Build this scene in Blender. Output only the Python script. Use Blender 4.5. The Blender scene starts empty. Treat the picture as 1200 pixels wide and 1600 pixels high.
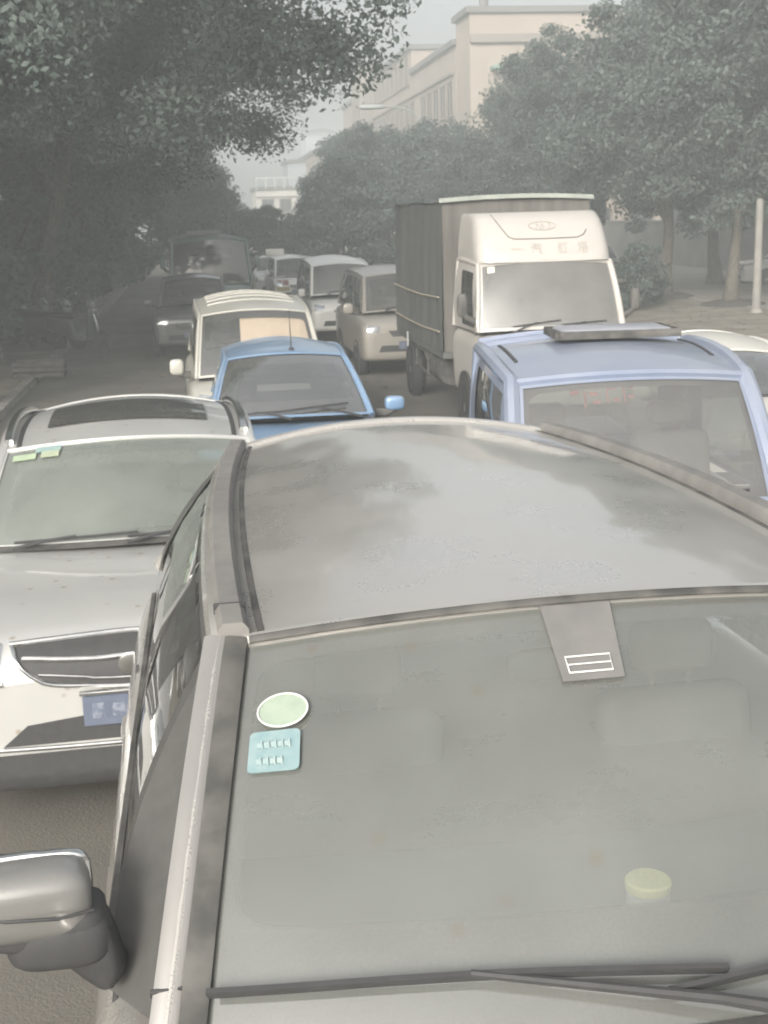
import bpy, bmesh, math, random
import numpy as np
from mathutils import Vector, Matrix, noise
from mathutils.bvhtree import BVHTree

HAZE = 0.0068
R = math.radians
rng = np.random.default_rng(7)
random.seed(7)
sc = bpy.context.scene
COL = sc.collection

# ------------------------------------------------------------------ camera
cam_d = bpy.data.cameras.new('camera')
cam = bpy.data.objects.new('camera', cam_d)
COL.objects.link(cam)
cam_d.sensor_fit = 'VERTICAL'
cam_d.sensor_height = 36.0
cam_d.lens = 45.0
cam_d.clip_end = 2000
cam_d.clip_start = 0.05
cam_d.dof.use_dof = True          # focused close, as if on the unbuilt dirty window pane, to soften everything
cam_d.dof.focus_distance = 1.0
cam_d.dof.aperture_fstop = 30.0
PITCH = math.atan(459 / 2000)
cam.matrix_world = (Matrix.Translation((0, 0, 2.7)) @ Matrix.Rotation(math.pi / 2 - PITCH, 4, 'X')
                    @ Matrix.Rotation(R(-1.7), 4, 'Z'))
sc.camera = cam

# ------------------------------------------------------------------ sky, sun, exposure
SUN_EL, SUN_AZ = 24, 200          # azimuth clockwise from +Y (behind the camera, from the left)
world = bpy.data.worlds.new('World')
sc.world = world
world.use_nodes = True
nt = world.node_tree
nt.nodes.clear()
wo = nt.nodes.new('ShaderNodeOutputWorld')
bg = nt.nodes.new('ShaderNodeBackground')
sky = nt.nodes.new('ShaderNodeTexSky')
sky.sky_type = 'NISHITA'
sky.sun_disc = False
sky.sun_elevation = R(SUN_EL)
sky.sun_rotation = R(SUN_AZ)
sky.air_density = 1.0
sky.dust_density = 8.0
sky.ozone_density = 1.0
hsv = nt.nodes.new('ShaderNodeHueSaturation')
hsv.inputs["Saturation"].default_value = 0.32
nt.links.new(sky.outputs[0], hsv.inputs['Color'])
nt.links.new(hsv.outputs[0], bg.inputs['Color'])
bg.inputs['Strength'].default_value = 0.15
nt.links.new(bg.outputs[0], wo.inputs['Surface'])

sun_d = bpy.data.lights.new('sun', 'SUN')
sun = bpy.data.objects.new('sun', sun_d)
COL.objects.link(sun)
sun_d.energy = 1.5
sun_d.angle = R(14)
sun_d.color = (1.0, 0.98, 0.95)
sd = Vector((math.sin(R(SUN_AZ)) * math.cos(R(SUN_EL)), math.cos(R(SUN_AZ)) * math.cos(R(SUN_EL)), math.sin(R(SUN_EL))))
sun.rotation_euler = sd.to_track_quat('Z', 'Y').to_euler()

sc.view_settings.view_transform = 'Standard'
sc.view_settings.look = 'None'
sc.view_settings.exposure = 0.74
sc.view_settings.gamma = 1.0
sc.view_settings.use_curve_mapping = False
sc.cycles.use_denoising = True
sc.cycles.max_bounces = 8
sc.cycles.transparent_max_bounces = 24
sc.cycles.volume_bounces = 3

# ------------------------------------------------------------------ materials
MATS = {}


def _new(name):
    m = bpy.data.materials.new(name)
    m.use_nodes = True
    n = m.node_tree
    n.nodes.clear()
    out = n.nodes.new('ShaderNodeOutputMaterial')
    return m, n, out


def _noise(n, scale, detail=4, coord='Object', stretch=None):
    tc = n.nodes.new('ShaderNodeTexCoord')
    mp = n.nodes.new('ShaderNodeMapping')
    if stretch:
        mp.inputs['Scale'].default_value = stretch
    nz = n.nodes.new('ShaderNodeTexNoise')
    nz.inputs['Scale'].default_value = scale
    nz.inputs['Detail'].default_value = detail
    n.links.new(tc.outputs[coord], mp.inputs[0])
    n.links.new(mp.outputs[0], nz.inputs[0])
    return nz.outputs[0]


def _ramp(n, src, a, b, lo=0.0, hi=1.0):
    r = n.nodes.new('ShaderNodeMapRange')
    r.inputs[1].default_value = a
    r.inputs[2].default_value = b
    r.inputs[3].default_value = lo
    r.inputs[4].default_value = hi
    n.links.new(src, r.inputs[0])
    return r.outputs[0]


def _mix(n, fac, a, b):
    m = n.nodes.new('ShaderNodeMix')
    m.data_type = 'RGBA'
    if isinstance(fac, (int, float)):
        m.inputs[0].default_value = fac
    else:
        n.links.new(fac, m.inputs[0])
    for i, v in ((6, a), (7, b)):
        if isinstance(v, tuple):
            m.inputs[i].default_value = (*v, 1)
        else:
            n.links.new(v, m.inputs[i])
    return m.outputs[2]


def _math(n, op, a, b=None):
    m = n.nodes.new('ShaderNodeMath')
    m.operation = op
    for i, v in enumerate((a, b)):
        if v is None:
            continue
        if isinstance(v, (int, float)):
            m.inputs[i].default_value = v
        else:
            n.links.new(v, m.inputs[i])
    return m.outputs[0]


def rough_mat(name, c1, c2, scale=6.0, rough=0.8, bump=0.0, bscale=60, lo=.35, hi=.65, stretch=None, spec=0.3, metal=0):
    """matte two-tone material"""
    if name in MATS:
        return MATS[name]
    m, n, out = _new(name)
    p = n.nodes.new('ShaderNodeBsdfPrincipled')
    f = _ramp(n, _noise(n, scale, 6, stretch=stretch), lo, hi)
    n.links.new(_mix(n, f, c1, c2), p.inputs['Base Color'])
    p.inputs['Roughness'].default_value = rough
    p.inputs['Metallic'].default_value = metal
    p.inputs['Specular IOR Level'].default_value = spec
    if bump:
        b = n.nodes.new('ShaderNodeBump')
        b.inputs['Strength'].default_value = bump
        b.inputs['Distance'].default_value = 0.02
        n.links.new(_noise(n, bscale, 5), b.inputs['Height'])
        n.links.new(b.outputs[0], p.inputs['Normal'])
    n.links.new(p.outputs[0], out.inputs[0])
    MATS[name] = m
    return m


def paint(name, base, dust=0.35, metal=0.0, rough=0.3, coat=0.7, dustc=(.35, .345, .325), spots=0.0):
    """car paint under a film of road dust"""
    if name in MATS:
        return MATS[name]
    m, n, out = _new(name)
    p = n.nodes.new('ShaderNodeBsdfPrincipled')
    g = n.nodes.new('ShaderNodeNewGeometry')
    sx = n.nodes.new('ShaderNodeSeparateXYZ')
    n.links.new(g.outputs['Normal'], sx.inputs[0])
    up = _ramp(n, sx.outputs[2], -0.2, 0.9, 0.45, 1.0)
    nz = _ramp(n, _noise(n, 3.5, 6), .3, .75, .55, 1.15)
    fine = _ramp(n, _noise(n, 120, 3), .3, .7, .92, 1.08)
    d = _math(n, 'MULTIPLY', _math(n, 'MULTIPLY', up, nz), _math(n, 'MULTIPLY', fine, dust))
    if spots:
        v = n.nodes.new('ShaderNodeTexVoronoi')
        v.inputs['Scale'].default_value = 9
        tc = n.nodes.new('ShaderNodeTexCoord')
        n.links.new(tc.outputs['Object'], v.inputs[0])
        s = _ramp(n, v.outputs[0], .05, .16, spots, 0)
        base_o = _mix(n, s, base, (.34, .27, .19))
    else:
        base_o = base
    cl = n.nodes.new('ShaderNodeClamp')
    n.links.new(d, cl.inputs[0])
    d = cl.outputs[0]
    n.links.new(_mix(n, d, base_o, dustc), p.inputs['Base Color'])
    n.links.new(_ramp(n, d, 0, 1, metal, 0), p.inputs['Metallic'])
    n.links.new(_ramp(n, d, 0, 1, rough, .85), p.inputs['Roughness'])
    n.links.new(_ramp(n, d, 0, 1, coat, coat * .3), p.inputs['Coat Weight'])
    p.inputs['Coat Roughness'].default_value = 0.05
    p.inputs['Coat IOR'].default_value = 1.65
    n.links.new(p.outputs[0], out.inputs[0])
    MATS[name] = m
    return m


def glass(name, dust=0.3, tint=(.55, .58, .55), frit=None, dustc=(.40, .395, .36), refl=.08, spots=0.0):
    """glazing with a dust film; frit = (half_u, half_v, radius, du, dv, blur) black printed border in UV"""
    if name in MATS:
        return MATS[name]
    m, n, out = _new(name)
    tr = n.nodes.new('ShaderNodeBsdfTransparent')
    tr.inputs[0].default_value = (*tint, 1)
    gl = n.nodes.new('ShaderNodeBsdfGlossy')
    gl.inputs['Roughness'].default_value = 0.03
    gl.inputs['Color'].default_value = (1, 1, 1, 1)
    lw = n.nodes.new('ShaderNodeLayerWeight')
    lw.inputs[0].default_value = 0.5
    fr = n.nodes.new('ShaderNodeMath')
    fr.operation = 'MULTIPLY_ADD'
    n.links.new(_math(n, 'POWER', lw.outputs['Facing'], 4.0), fr.inputs[0])
    fr.inputs[1].default_value = 1 - refl
    fr.inputs[2].default_value = refl
    df = n.nodes.new('ShaderNodeBsdfDiffuse')
    df.inputs[0].default_value = (*dustc, 1)
    if spots:
        vo = n.nodes.new('ShaderNodeTexVoronoi')
        vo.inputs['Scale'].default_value = 7
        tcv = n.nodes.new('ShaderNodeTexCoord')
        n.links.new(tcv.outputs['Object'], vo.inputs[0])
        blot = _ramp(n, _noise(n, 1.3, 5), .42, .66)
        c0 = _mix(n, _math(n, 'MULTIPLY', blot, .30), dustc, (.36, .355, .325))
        n.links.new(_mix(n, _ramp(n, vo.outputs[0], .05, .15, spots, 0), c0, (.28, .22, .15)), df.inputs[0])
    nz = _ramp(n, _noise(n, 2.2, 6), .25, .8, .75, 1.2)
    fine = _ramp(n, _noise(n, 150, 2), .3, .7, .95, 1.05)
    d = _math(n, 'MULTIPLY', _math(n, 'MULTIPLY', nz, fine), dust)
    m1 = n.nodes.new('ShaderNodeMixShader')
    n.links.new(d, m1.inputs[0])
    base = tr.outputs[0]
    if frit:
        hu, hv, rad, du, dv = frit[:5]
        uv = n.nodes.new('ShaderNodeUVMap')
        sx = n.nodes.new('ShaderNodeSeparateXYZ')
        n.links.new(uv.outputs[0], sx.inputs[0])
        qx = _math(n, 'SUBTRACT', _math(n, 'ABSOLUTE', _math(n, 'SUBTRACT', sx.outputs[0], du)), hu - rad)
        qy = _math(n, 'SUBTRACT', _math(n, 'ABSOLUTE', _math(n, 'SUBTRACT', sx.outputs[1], dv)), hv - rad)
        qx = _math(n, 'MAXIMUM', qx, 0.0)
        qy = _math(n, 'MAXIMUM', qy, 0.0)
        ln = _math(n, 'SQRT', _math(n, 'ADD', _math(n, 'MULTIPLY', qx, qx), _math(n, 'MULTIPLY', qy, qy)))
        msk = _ramp(n, ln, rad - .012, rad + .004)
        blk = n.nodes.new('ShaderNodeBsdfDiffuse')
        blk.inputs[0].default_value = (.03, .03, .03, 1)
        m0 = n.nodes.new('ShaderNodeMixShader')
        n.links.new(msk, m0.inputs[0])
        n.links.new(base, m0.inputs[1])
        n.links.new(blk.outputs[0], m0.inputs[2])
        base = m0.outputs[0]
    n.links.new(base, m1.inputs[1])
    n.links.new(df.outputs[0], m1.inputs[2])
    m2 = n.nodes.new('ShaderNodeMixShader')
    n.links.new(fr.outputs[0], m2.inputs[0])
    n.links.new(m1.outputs[0], m2.inputs[1])
    n.links.new(gl.outputs[0], m2.inputs[2])
    n.links.new(m2.outputs[0], out.inputs[0])
    MATS[name] = m
    return m


def plain(name, c, rough=0.5, metal=0.0, spec=.4):
    v = 0.86
    return rough_mat(name, tuple(x * v for x in c), c, 25, rough, spec=spec, metal=metal)


BLACK = plain('black_plastic', (.05, .05, .05), .6)
DUSTY_VEIL_BLACK = rough_mat('dusty_veil_black_plastic', (.055, .055, .052), (.12, .115, .105), 9, .75)  # dusty black, raised so the veil over near blacks is in the colour
RUBBER = rough_mat('dusty_rubber', (.03, .03, .03), (.07, .066, .06), 14, .9)
CHROME = plain('chrome_trim', (.75, .75, .73), .18, 1.0)
RIM = plain('wheel_alloy', (.35, .35, .34), .4, .8)
LAMP = plain('lamp_lens', (.55, .57, .58), .12, .6)
DARK = plain('dark_interior', (.045, .045, .045), .8)
SEATM = rough_mat('grey_seat_fabric', (.17, .17, .16), (.19, .188, .178), 6, .95)
WHITE = plain('white_paint_plain', (.75, .75, .72), .5)
SIDE_GLASS = glass('side_window_glass', .12, (.22, .24, .23))


# ------------------------------------------------------------------ mesh helpers
class MB:
    def __init__(s):
        s.v, s.f, s.uv, s.mi = [], [], {}, []

    def add(s, v, f, mi=0, uv=None):
        o = len(s.v)
        s.v.extend([tuple(p) for p in v])
        if uv is not None:
            for i, u in enumerate(uv):
                s.uv[o + i] = tuple(u)
        s.f.extend([tuple(i + o for i in q) for q in f])
        s.mi.extend([mi] * len(f))
        return s

    def build(s, name, mats, parent=None, smooth=True, sharp=40):
        me = bpy.data.meshes.new(name)
        me.from_pydata(s.v, [], s.f)
        if s.uv:
            l = me.uv_layers.new(name='UVMap')
            for lp in me.loops:
                l.data[lp.index].uv = s.uv.get(lp.vertex_index, (0, 0))
        for m in (mats if isinstance(mats, (list, tuple)) else [mats]):
            me.materials.append(m)
        me.polygons.foreach_set('material_index', s.mi)
        me.polygons.foreach_set('use_smooth', [smooth] * len(me.polygons))
        me.update()
        if smooth and sharp:
            me.set_sharp_from_angle(angle=R(sharp))
        o = bpy.data.objects.new(name, me)
        COL.objects.link(o)
        if parent:
            o.parent = parent
        return o


def tag(o, label=None, cat=None, group=None, kind=None):
    if label:
        o['label'] = label
    if cat:
        o['category'] = cat
    if group:
        o['group'] = group
    if kind:
        o['kind'] = kind
    return o


def thing(name, label, cat, loc, yaw=0, group=None):
    o = bpy.data.objects.new(name, None)
    COL.objects.link(o)
    o.location = loc if len(loc) == 3 else (*loc, 0)
    o.rotation_euler = (0, 0, R(yaw))
    o.empty_display_size = .2
    return tag(o, label, cat, group)


def copy_tree(o, parent=None):
    c = o.copy()
    COL.objects.link(c)
    if parent:
        c.parent = parent
    for ch in o.children:
        copy_tree(ch, c)
    return c


def box(size, center=(0, 0, 0), bev=0.0, seg=2, rot=None):
    bm = bmesh.new()
    bmesh.ops.create_cube(bm, size=1)
    for v in bm.verts:
        v.co = Vector((v.co.x * size[0], v.co.y * size[1], v.co.z * size[2]))
    if bev:
        bmesh.ops.bevel(bm, geom=bm.edges[:], offset=min(bev, min(size) * .45), segments=seg, affect='EDGES', profile=.5)
    M = Matrix.Translation(center) @ (rot.to_4x4() if rot else Matrix())
    bm.verts.index_update()
    vs = [tuple(M @ v.co) for v in bm.verts]
    fs = [tuple(v.index for v in f.verts) for f in bm.faces]
    bm.free()
    return vs, fs


def rz(a):
    return Matrix.Rotation(R(a), 3, 'Z')


def rx(a):
    return Matrix.Rotation(R(a), 3, 'X')


def tube(path, r, n=8, cap=True):
    path = [Vector(p) for p in path]
    rs = r if isinstance(r, (list, tuple)) else [r] * len(path)
    vs, fs = [], []
    up0 = Vector((0.13, 0.21, 0.97))
    for i, p in enumerate(path):
        t = (path[min(i + 1, len(path) - 1)] - path[max(i - 1, 0)]).normalized()
        a = t.cross(up0)
        if a.length < .05:
            a = t.cross(Vector((1, 0, 0)))
        a.normalize()
        b = t.cross(a).normalized()
        for k in range(n):
            q = 2 * math.pi * k / n
            vs.append(tuple(p + rs[i] * (math.cos(q) * a + math.sin(q) * b)))
    for i in range(len(path) - 1):
        for k in range(n):
            fs.append((i * n + k, i * n + (k + 1) % n, (i + 1) * n + (k + 1) % n, (i + 1) * n + k))
    if cap:
        fs.append(tuple(range(n - 1, -1, -1)))
        o = (len(path) - 1) * n
        fs.append(tuple(range(o, o + n)))
    return vs, fs


def lathe(prof, center=(0, 0, 0), axis='z', n=24):
    vs, fs = [], []
    for r, h in prof:
        for k in range(n):
            q = 2 * math.pi * k / n
            p = (r * math.cos(q), r * math.sin(q), h)
            if axis == 'x':
                p = (h, r * math.cos(q), r * math.sin(q))
            elif axis == 'y':
                p = (r * math.cos(q), h, -r * math.sin(q))
            vs.append(tuple(p[i] + center[i] for i in range(3)))
    for i in range(len(prof) - 1):
        for k in range(n):
            fs.append((i * n + k, i * n + (k + 1) % n, (i + 1) * n + (k + 1) % n, (i + 1) * n + k))
    fs.append(tuple(range(n - 1, -1, -1)))
    o = (len(prof) - 1) * n
    fs.append(tuple(range(o, o + n)))
    return vs, fs


def blob(center, rad, e1=.6, e2=.6, n=20, mrows=12, rot=None):
    """superellipsoid"""
    vs, fs = [], []
    sg = lambda x, e: math.copysign(abs(x) ** e, x)
    for i in range(mrows + 1):
        a = -math.pi / 2 + math.pi * i / mrows
        for k in range(n):
            b = 2 * math.pi * k / n
            p = Vector((rad[0] * sg(math.cos(a), e1) * sg(math.cos(b), e2), rad[1] * sg(math.cos(a), e1) * sg(math.sin(b), e2), rad[2] * sg(math.sin(a), e1)))
            if rot:
                p = rot @ p
            vs.append((p.x + center[0], p.y + center[1], p.z + center[2]))
    for i in range(mrows):
        for k in range(n):
            fs.append((i * n + k, i * n + (k + 1) % n, (i + 1) * n + (k + 1) % n, (i + 1) * n + k))
    return vs, fs


def grid(f, us, vs_, holes=(), uvf=None):
    """mesh a patch f(u,v); quads whose centre lies in a hole are left open"""
    nu, nv = len(us), len(vs_)
    keep, used = [], set()
    for j in range(nv - 1):
        for i in range(nu - 1):
            cu, cv = (us[i] + us[i + 1]) / 2, (vs_[j] + vs_[j + 1]) / 2
            if any(a < cu < b and c < cv < d for a, b, c, d in holes):
                continue
            q = (j * nu + i, j * nu + i + 1, (j + 1) * nu + i + 1, (j + 1) * nu + i)
            keep.append(q)
            used.update(q)
    idx = {o: k for k, o in enumerate(sorted(used))}
    V = [tuple(f(us[o % nu], vs_[o // nu])) for o in sorted(used)]
    UV = [(uvf(us[o % nu], vs_[o // nu]) if uvf else (us[o % nu], vs_[o // nu])) for o in sorted(used)]
    return V, [tuple(idx[k] for k in q) for q in keep], UV


def lin(a, b, n, extra=()):
    return sorted(set([round(a + (b - a) * i / n, 6) for i in range(n + 1)] + [round(e, 6) for e in extra]))


def catmull(P, k):
    P = np.asarray(P, float)
    ext = np.concatenate([[2 * P[0] - P[1]], P, [2 * P[-1] - P[-2]]])
    out = []
    for i in range(1, len(ext) - 2):
        p0, p1, p2, p3 = ext[i - 1:i + 3]
        for j in range(k):
            t = j / k
            out.append(.5 * ((2 * p1) + (-p0 + p2) * t + (2 * p0 - 5 * p1 + 4 * p2 - p3) * t * t + (-p0 + 3 * p1 - 3 * p2 + p3) * t ** 3))
    out.append(ext[-2])
    return np.array(out)


def loft(rows, ky=4, kx=3):
    """rows: array [ny][nx][3] -> dense smooth sheet (not closed)"""
    A = catmull(np.asarray(rows, float), ky)
    B = np.stack([catmull(r, kx) for r in A])
    ny, nx, _ = B.shape
    fs = [(j * nx + i, j * nx + i + 1, (j + 1) * nx + i + 1, (j + 1) * nx + i) for j in range(ny - 1) for i in range(nx - 1)]
    return B.reshape(-1, 3), fs, nx, ny


def text_mesh(txt, size, depth=.004):
    cu = bpy.data.curves.new('lettering', 'FONT')
    cu.body = txt
    cu.size = size
    cu.extrude = depth
    cu.align_x = 'CENTER'
    cu.align_y = 'CENTER'
    o = bpy.data.objects.new('lettering_tmp', cu)
    COL.objects.link(o)
    dg = bpy.context.evaluated_depsgraph_get()
    me = bpy.data.meshes.new_from_object(o.evaluated_get(dg))
    vs = [tuple(v.co) for v in me.vertices]
    fs = [tuple(p.vertices) for p in me.polygons]
    bpy.data.objects.remove(o)
    bpy.data.meshes.remove(me)
    return vs, fs


# ------------------------------------------------------------------ vehicles
FR = [(0, 1), (.5, .998), (.8, .975), (.93, .93), (.985, .84), (1, .70), (1, .45), (.985, .18), (.93, .03), (.6, 0), (0, 0)]


def body_mesh(st):
    """st: list of (y, half width, z top, z sill)"""
    rows = []
    for (y, w, zt, zs) in st:
        h = zt - zs
        half = [(w * a, y, zs + h * b) for a, b in FR]
        full = [(-x, yy, z) for x, yy, z in half[::-1]][:-1] + half
        rows.append(full)
    v, f, nx, ny = loft(rows, 4, 3)
    v = [tuple(p) for p in v]
    f.append(tuple(range(nx - 1)))
    o = (ny - 1) * nx
    f.append(tuple(range(o + nx - 2, o - 1, -1)))
    return v, f


class Cab:
    """greenhouse surfaces: windscreen, roof, sides, rear window"""

    def __init__(s, **k):
        s.__dict__.update(dict(bow_h=.10, crown=.08, bow_c=.16, cc=.04, wb=.03, roofb=.05, sideb=.03, rcrown=.08, rbow=.08, bf=None))
        s.__dict__.update(k)

    def H(s, u):
        hx, hy, hz = s.hdr
        return Vector((hx * u, hy - s.bow_h * (1 - u * u), hz + s.crown * (1 - u * u)))

    def C(s, u):
        x, y, z = s.cowl
        return Vector((x * u, y - s.bow_c * (1 - u * u), z + s.cc * (1 - u * u)))

    def RR(s, u):
        x, y, z = s.rear
        return Vector((x * u, y + s.rbow * (1 - u * u), z + s.rcrown * (1 - u * u)))

    def RB(s, u):
        x, y, z = s.rbelt
        return Vector((x * u, y + s.rbow * 1.3 * (1 - u * u), z + .03 * (1 - u * u)))

    def wind(s, u, t):
        p = s.C(u).lerp(s.H(u), t)
        b = s.wb * 4 * t * (1 - t)
        return p + Vector((0, -b, b))

    def roof(s, u, t):
        p = s.H(u).lerp(s.RR(u), t)
        p.z += s.roofb * 4 * t * (1 - t) * (1 - .35 * u * u)
        p.x += math.copysign(s.sideb * .8 * 4 * t * (1 - t), u) * abs(u)
        return p

    def side(s, sg, t, v):
        top = s.roof(sg, t)
        c = Vector((sg * s.bf[0], s.bf[1], s.bf[2])) if s.bf else s.C(sg)
        bot = c.lerp(s.RB(sg), t)
        p = bot.lerp(top, v)
        p.x += sg * s.sideb * 4 * v * (1 - v)
        return p

    def back(s, u, t):
        return s.RB(u).lerp(s.RR(u), t)


def subdivide_poly(poly, mx):
    bm = bmesh.new()
    vs = [bm.verts.new((p[0], 0, p[1])) for p in poly]
    f = bm.faces.new(vs)
    bmesh.ops.triangulate(bm, faces=[f])
    for _ in range(6):
        es = [e for e in bm.edges if e.calc_length() > mx]
        if not es:
            break
        bmesh.ops.subdivide_edges(bm, edges=es, cuts=1)
        bmesh.ops.triangulate(bm, faces=bm.faces[:])
    bm.verts.index_update()
    v = [(q.co.x, q.co.z) for q in bm.verts]
    fs = [tuple(q.index for q in f.verts) for f in bm.faces]
    bm.free()
    return v, fs


class Front:
    """lays parts onto the front of a body by projecting along +y"""

    def __init__(s, mb):
        s.t = BVHTree.FromPolygons([Vector(p) for p in mb.v], mb.f)

    def pt(s, x, z, off):
        h = s.t.ray_cast(Vector((x, -3, z)), Vector((0, 1, 0)))
        if h[0] is None:
            h = s.t.find_nearest(Vector((x, 0.1, z)))
        nn = h[1]
        if nn.y > 0:
            nn = -nn
        return h[0] + nn * off

    def patch(s, poly, off=.006, mx=.05, rim=.012):
        v, f = subdivide_poly(poly, mx)
        P = [s.pt(x, z, off) for x, z in v]
        # edge skirt back into the body
        ed = {}
        for q in f:
            for a, b in zip(q, q[1:] + q[:1]):
                ed[(a, b)] = 1
        F = list(f)
        V = list(P)
        bnd = [(a, b) for (a, b) in ed if (b, a) not in ed]
        m = {}
        for a, b in bnd:
            for k in (a, b):
                if k not in m:
                    m[k] = len(V)
                    V.append(P[k] + Vector((0, rim + off, 0)))
            F.append((a, b, m[b], m[a]))
        return V, F

    def line(s, pts, r, off=0.0, n=8, sub=8):
        q = catmull([(x, 0, z) for x, z in pts], sub)
        return tube([s.pt(p[0], p[2], off) for p in q], r, n)


def mirrored(pts):
    return [(-x, z) for x, z in pts]


def make_wheel(parent, x, y, r, w=.2):
    t = MB()
    t.add(*lathe([(r * .66, -w / 2 + .02), (r * .93, -w / 2), (r, -w / 2 + .03), (r, w / 2 - .03), (r * .93, w / 2), (r * .66, w / 2 - .02)], (x, y, r), 'x', 28))
    o = t.build('wheel', RUBBER, parent)
    m = MB()
    sgn = 1 if x > 0 else -1
    e = x + sgn * (w / 2 - .015)
    m.add(*lathe([(r * .64, e - .02), (r * .64, e + .005), (r * .5, e - .01), (r * .18, e + .006), (.02, e + .01)] if sgn > 0 else
                 [(.02, e - .01), (r * .18, e - .006), (r * .5, e + .01), (r * .64, e - .005), (r * .64, e + .02)], (0, y, r), 'x', 24))
    m.build('rim', RIM, o)
    return o


def cabin_parts(root, cab, pm, gm, wh=(-.94, .94, .03, .97), windows=((.10, .44), (.50, .90)), wv=(.10, .88), rh=(-.85, .85, .15, .9),
                edge=.022, frame_mat=None, roofname='roof', hw=None):
    """roof with pillars, then each pane as a part"""
    m = MB()
    m.add(*grid(cab.roof, lin(-1, 1, 24), lin(0, 1, 18))[:2])
    us = lin(-1, 1, 20, wh[:2])
    ts = lin(0, 1, 10, wh[2:])
    m.add(*grid(cab.wind, us, ts, [wh])[:2])
    m.add(*grid(cab.back, lin(-1, 1, 14, rh[:2]), lin(0, 1, 8, rh[2:]), [rh])[:2])
    for sg in (-1, 1):
        h = [(a, b, wv[0], wv[1]) for a, b in windows]
        ex = [q for w in windows for q in w]
        m.add(*grid(lambda t, v: cab.side(sg, t, v), lin(0, 1, 24, ex), lin(0, 1, 8, wv), h)[:2], 1)
        if edge:
            ap = [cab.wind(sg, t / 8) for t in range(9)] + [cab.roof(sg, t / 12) for t in range(1, 13)] + [cab.back(sg, 1 - t / 6) for t in range(1, 7)]
            m.add(*tube(ap, edge, 8))
    if edge:
        m.add(*tube([cab.H(u / 8) + Vector((0, .004, -.012)) for u in range(-8, 9)], edge * .75, 8))
        m.add(*tube([cab.RR(u / 8) + Vector((0, 0, -.01)) for u in range(-8, 9)], edge, 8))
    if cab.bf:
        for sg in (-1, 1):
            m.add(*grid(lambda t, k: cab.wind(sg, k).lerp(cab.side(sg, 0, k), t), lin(0, 1, 3), lin(0, 1, 8))[:2], 1)
    roof = m.build(roofname, [pm, frame_mat or pm], root)
    # panes, set 5 mm inside the frames
    W = MB()
    hx, hy, hz = cab.hdr
    bx = cab.cowl[0]
    hgt = (cab.H(0) - cab.C(0)).length
    aw = (hx + bx) / 2
    off = Vector((0, .006, -.006))
    W.add(*_uvgrid(lambda u, t: cab.wind(u, t) + off, lin(wh[0] - .01, wh[1] + .01, 28), lin(wh[2] - .012, wh[3] + .012, 14), lambda u, t: (u * aw, (t - .5) * hgt)))
    ws = W.build('windscreen', gm, root)
    for sg in (-1, 1):
        for a, b in windows:
            S = MB()
            S.add(*grid(lambda t, v: cab.side(sg, t, v) - Vector((sg * .006, 0, 0)), lin(a - .01, b + .01, 10), lin(wv[0] - .02, wv[1] + .02, 5))[:2])
            S.build('side_window', SIDE_GLASS, root)
    B = MB()
    B.add(*grid(lambda u, t: cab.back(u, t) - Vector((0, .006, 0)), lin(rh[0] - .01, rh[1] + .01, 12), lin(rh[2] - .02, rh[3] + .02, 5))[:2])
    B.build('rear_window', SIDE_GLASS, root)
    return roof, ws


def _uvgrid(f, us, vs_, uvf):
    v, q, uv = grid(f, us, vs_, (), uvf)
    return v, q, 0, uv


def interior(root, cab, seats=2, dash_d=.35, seat_y=.95, mat=None, head=True, sx=.38, dz=0):
    m = MB()

    def deck(u, t):
        p = cab.C(u * .96).lerp(cab.RB(u * .96), t)
        p.z -= .02 + .25 * min(1, max(0, (t * (cab.rbelt[1] - cab.cowl[1]) - dash_d) / .1))
        return p
    m.add(*grid(deck, lin(-1, 1, 10), lin(0, 1, 24))[:2])
    m.build('dashboard', mat or DARK, root)
    y0 = cab.cowl[1] + seat_y
    zb = cab.cowl[2] - .35 + dz
    zt = cab.hdr[2] - .20
    for k in range(seats):
        x = (-sx, sx)[k % 2]
        s = MB()
        s.add(*box((.48, .16, (zt - .22) - zb), (x, y0 + .05, (zb + zt - .22) / 2), .06, 3, rx(-8)))
        o = s.build('seat', SEATM, root)
        if head:
            h = MB()
            h.add(*box((.26, .11, .17), (x, y0 + .10, zt - .10), .05, 3))
            h.add(*tube([(x - .06, y0 + .09, zt - .30), (x - .06, y0 + .10, zt - .15)], .008, 6))
            h.add(*tube([(x + .06, y0 + .09, zt - .30), (x + .06, y0 + .10, zt - .15)], .008, 6))
            h.build('headrest', SEATM, o)


def wiper(root, cab, u0, u1, t0=.03, t1=.06, r=.008, piv=None):
    m = MB()
    path = [cab.wind(u0 + (u1 - u0) * i / 10, t0 + (t1 - t0) * i / 10) + Vector((0, -.015, .02)) for i in range(11)]
    m.add(*tube(path, r, 6))
    a = cab.wind(piv if piv is not None else u0, -.05)
    mid = path[5] + Vector((0, -.012, .012))
    m.add(*tube([a + Vector((0, -.02, .02)), a.lerp(mid, .5) + Vector((0, -.012, .02)), mid], [.012, .010, .007], 6))
    return m.build('wiper', BLACK, root)


def side_mirror(root, c, rad, sg, pm, foot, rot=None, base_mat=None):
    m = MB()
    m.add(*blob(c, rad, .55, .55, 24, 14, rot))
    o = m.build('side_mirror', pm, root)
    g = MB()
    g.add(*tube([foot, (foot[0] * .4 + c[0] * .6, foot[1] * .5 + c[1] * .5 - .01, foot[2] * .6 + c[2] * .4 - .03), (c[0], c[1], c[2] - rad[2] * .6)], [.045, .035, .04], 8))
    g.build('mirror_arm', base_mat or DUSTY_VEIL_BLACK, o)
    p = MB()
    p.add(*blob((c[0], c[1] + rad[1] * .92, c[2]), (rad[0] * .86, .012, rad[2] * .82), .4, .4, 20, 8))
    p.build('mirror_glass', CHROME, o)
    return o


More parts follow.
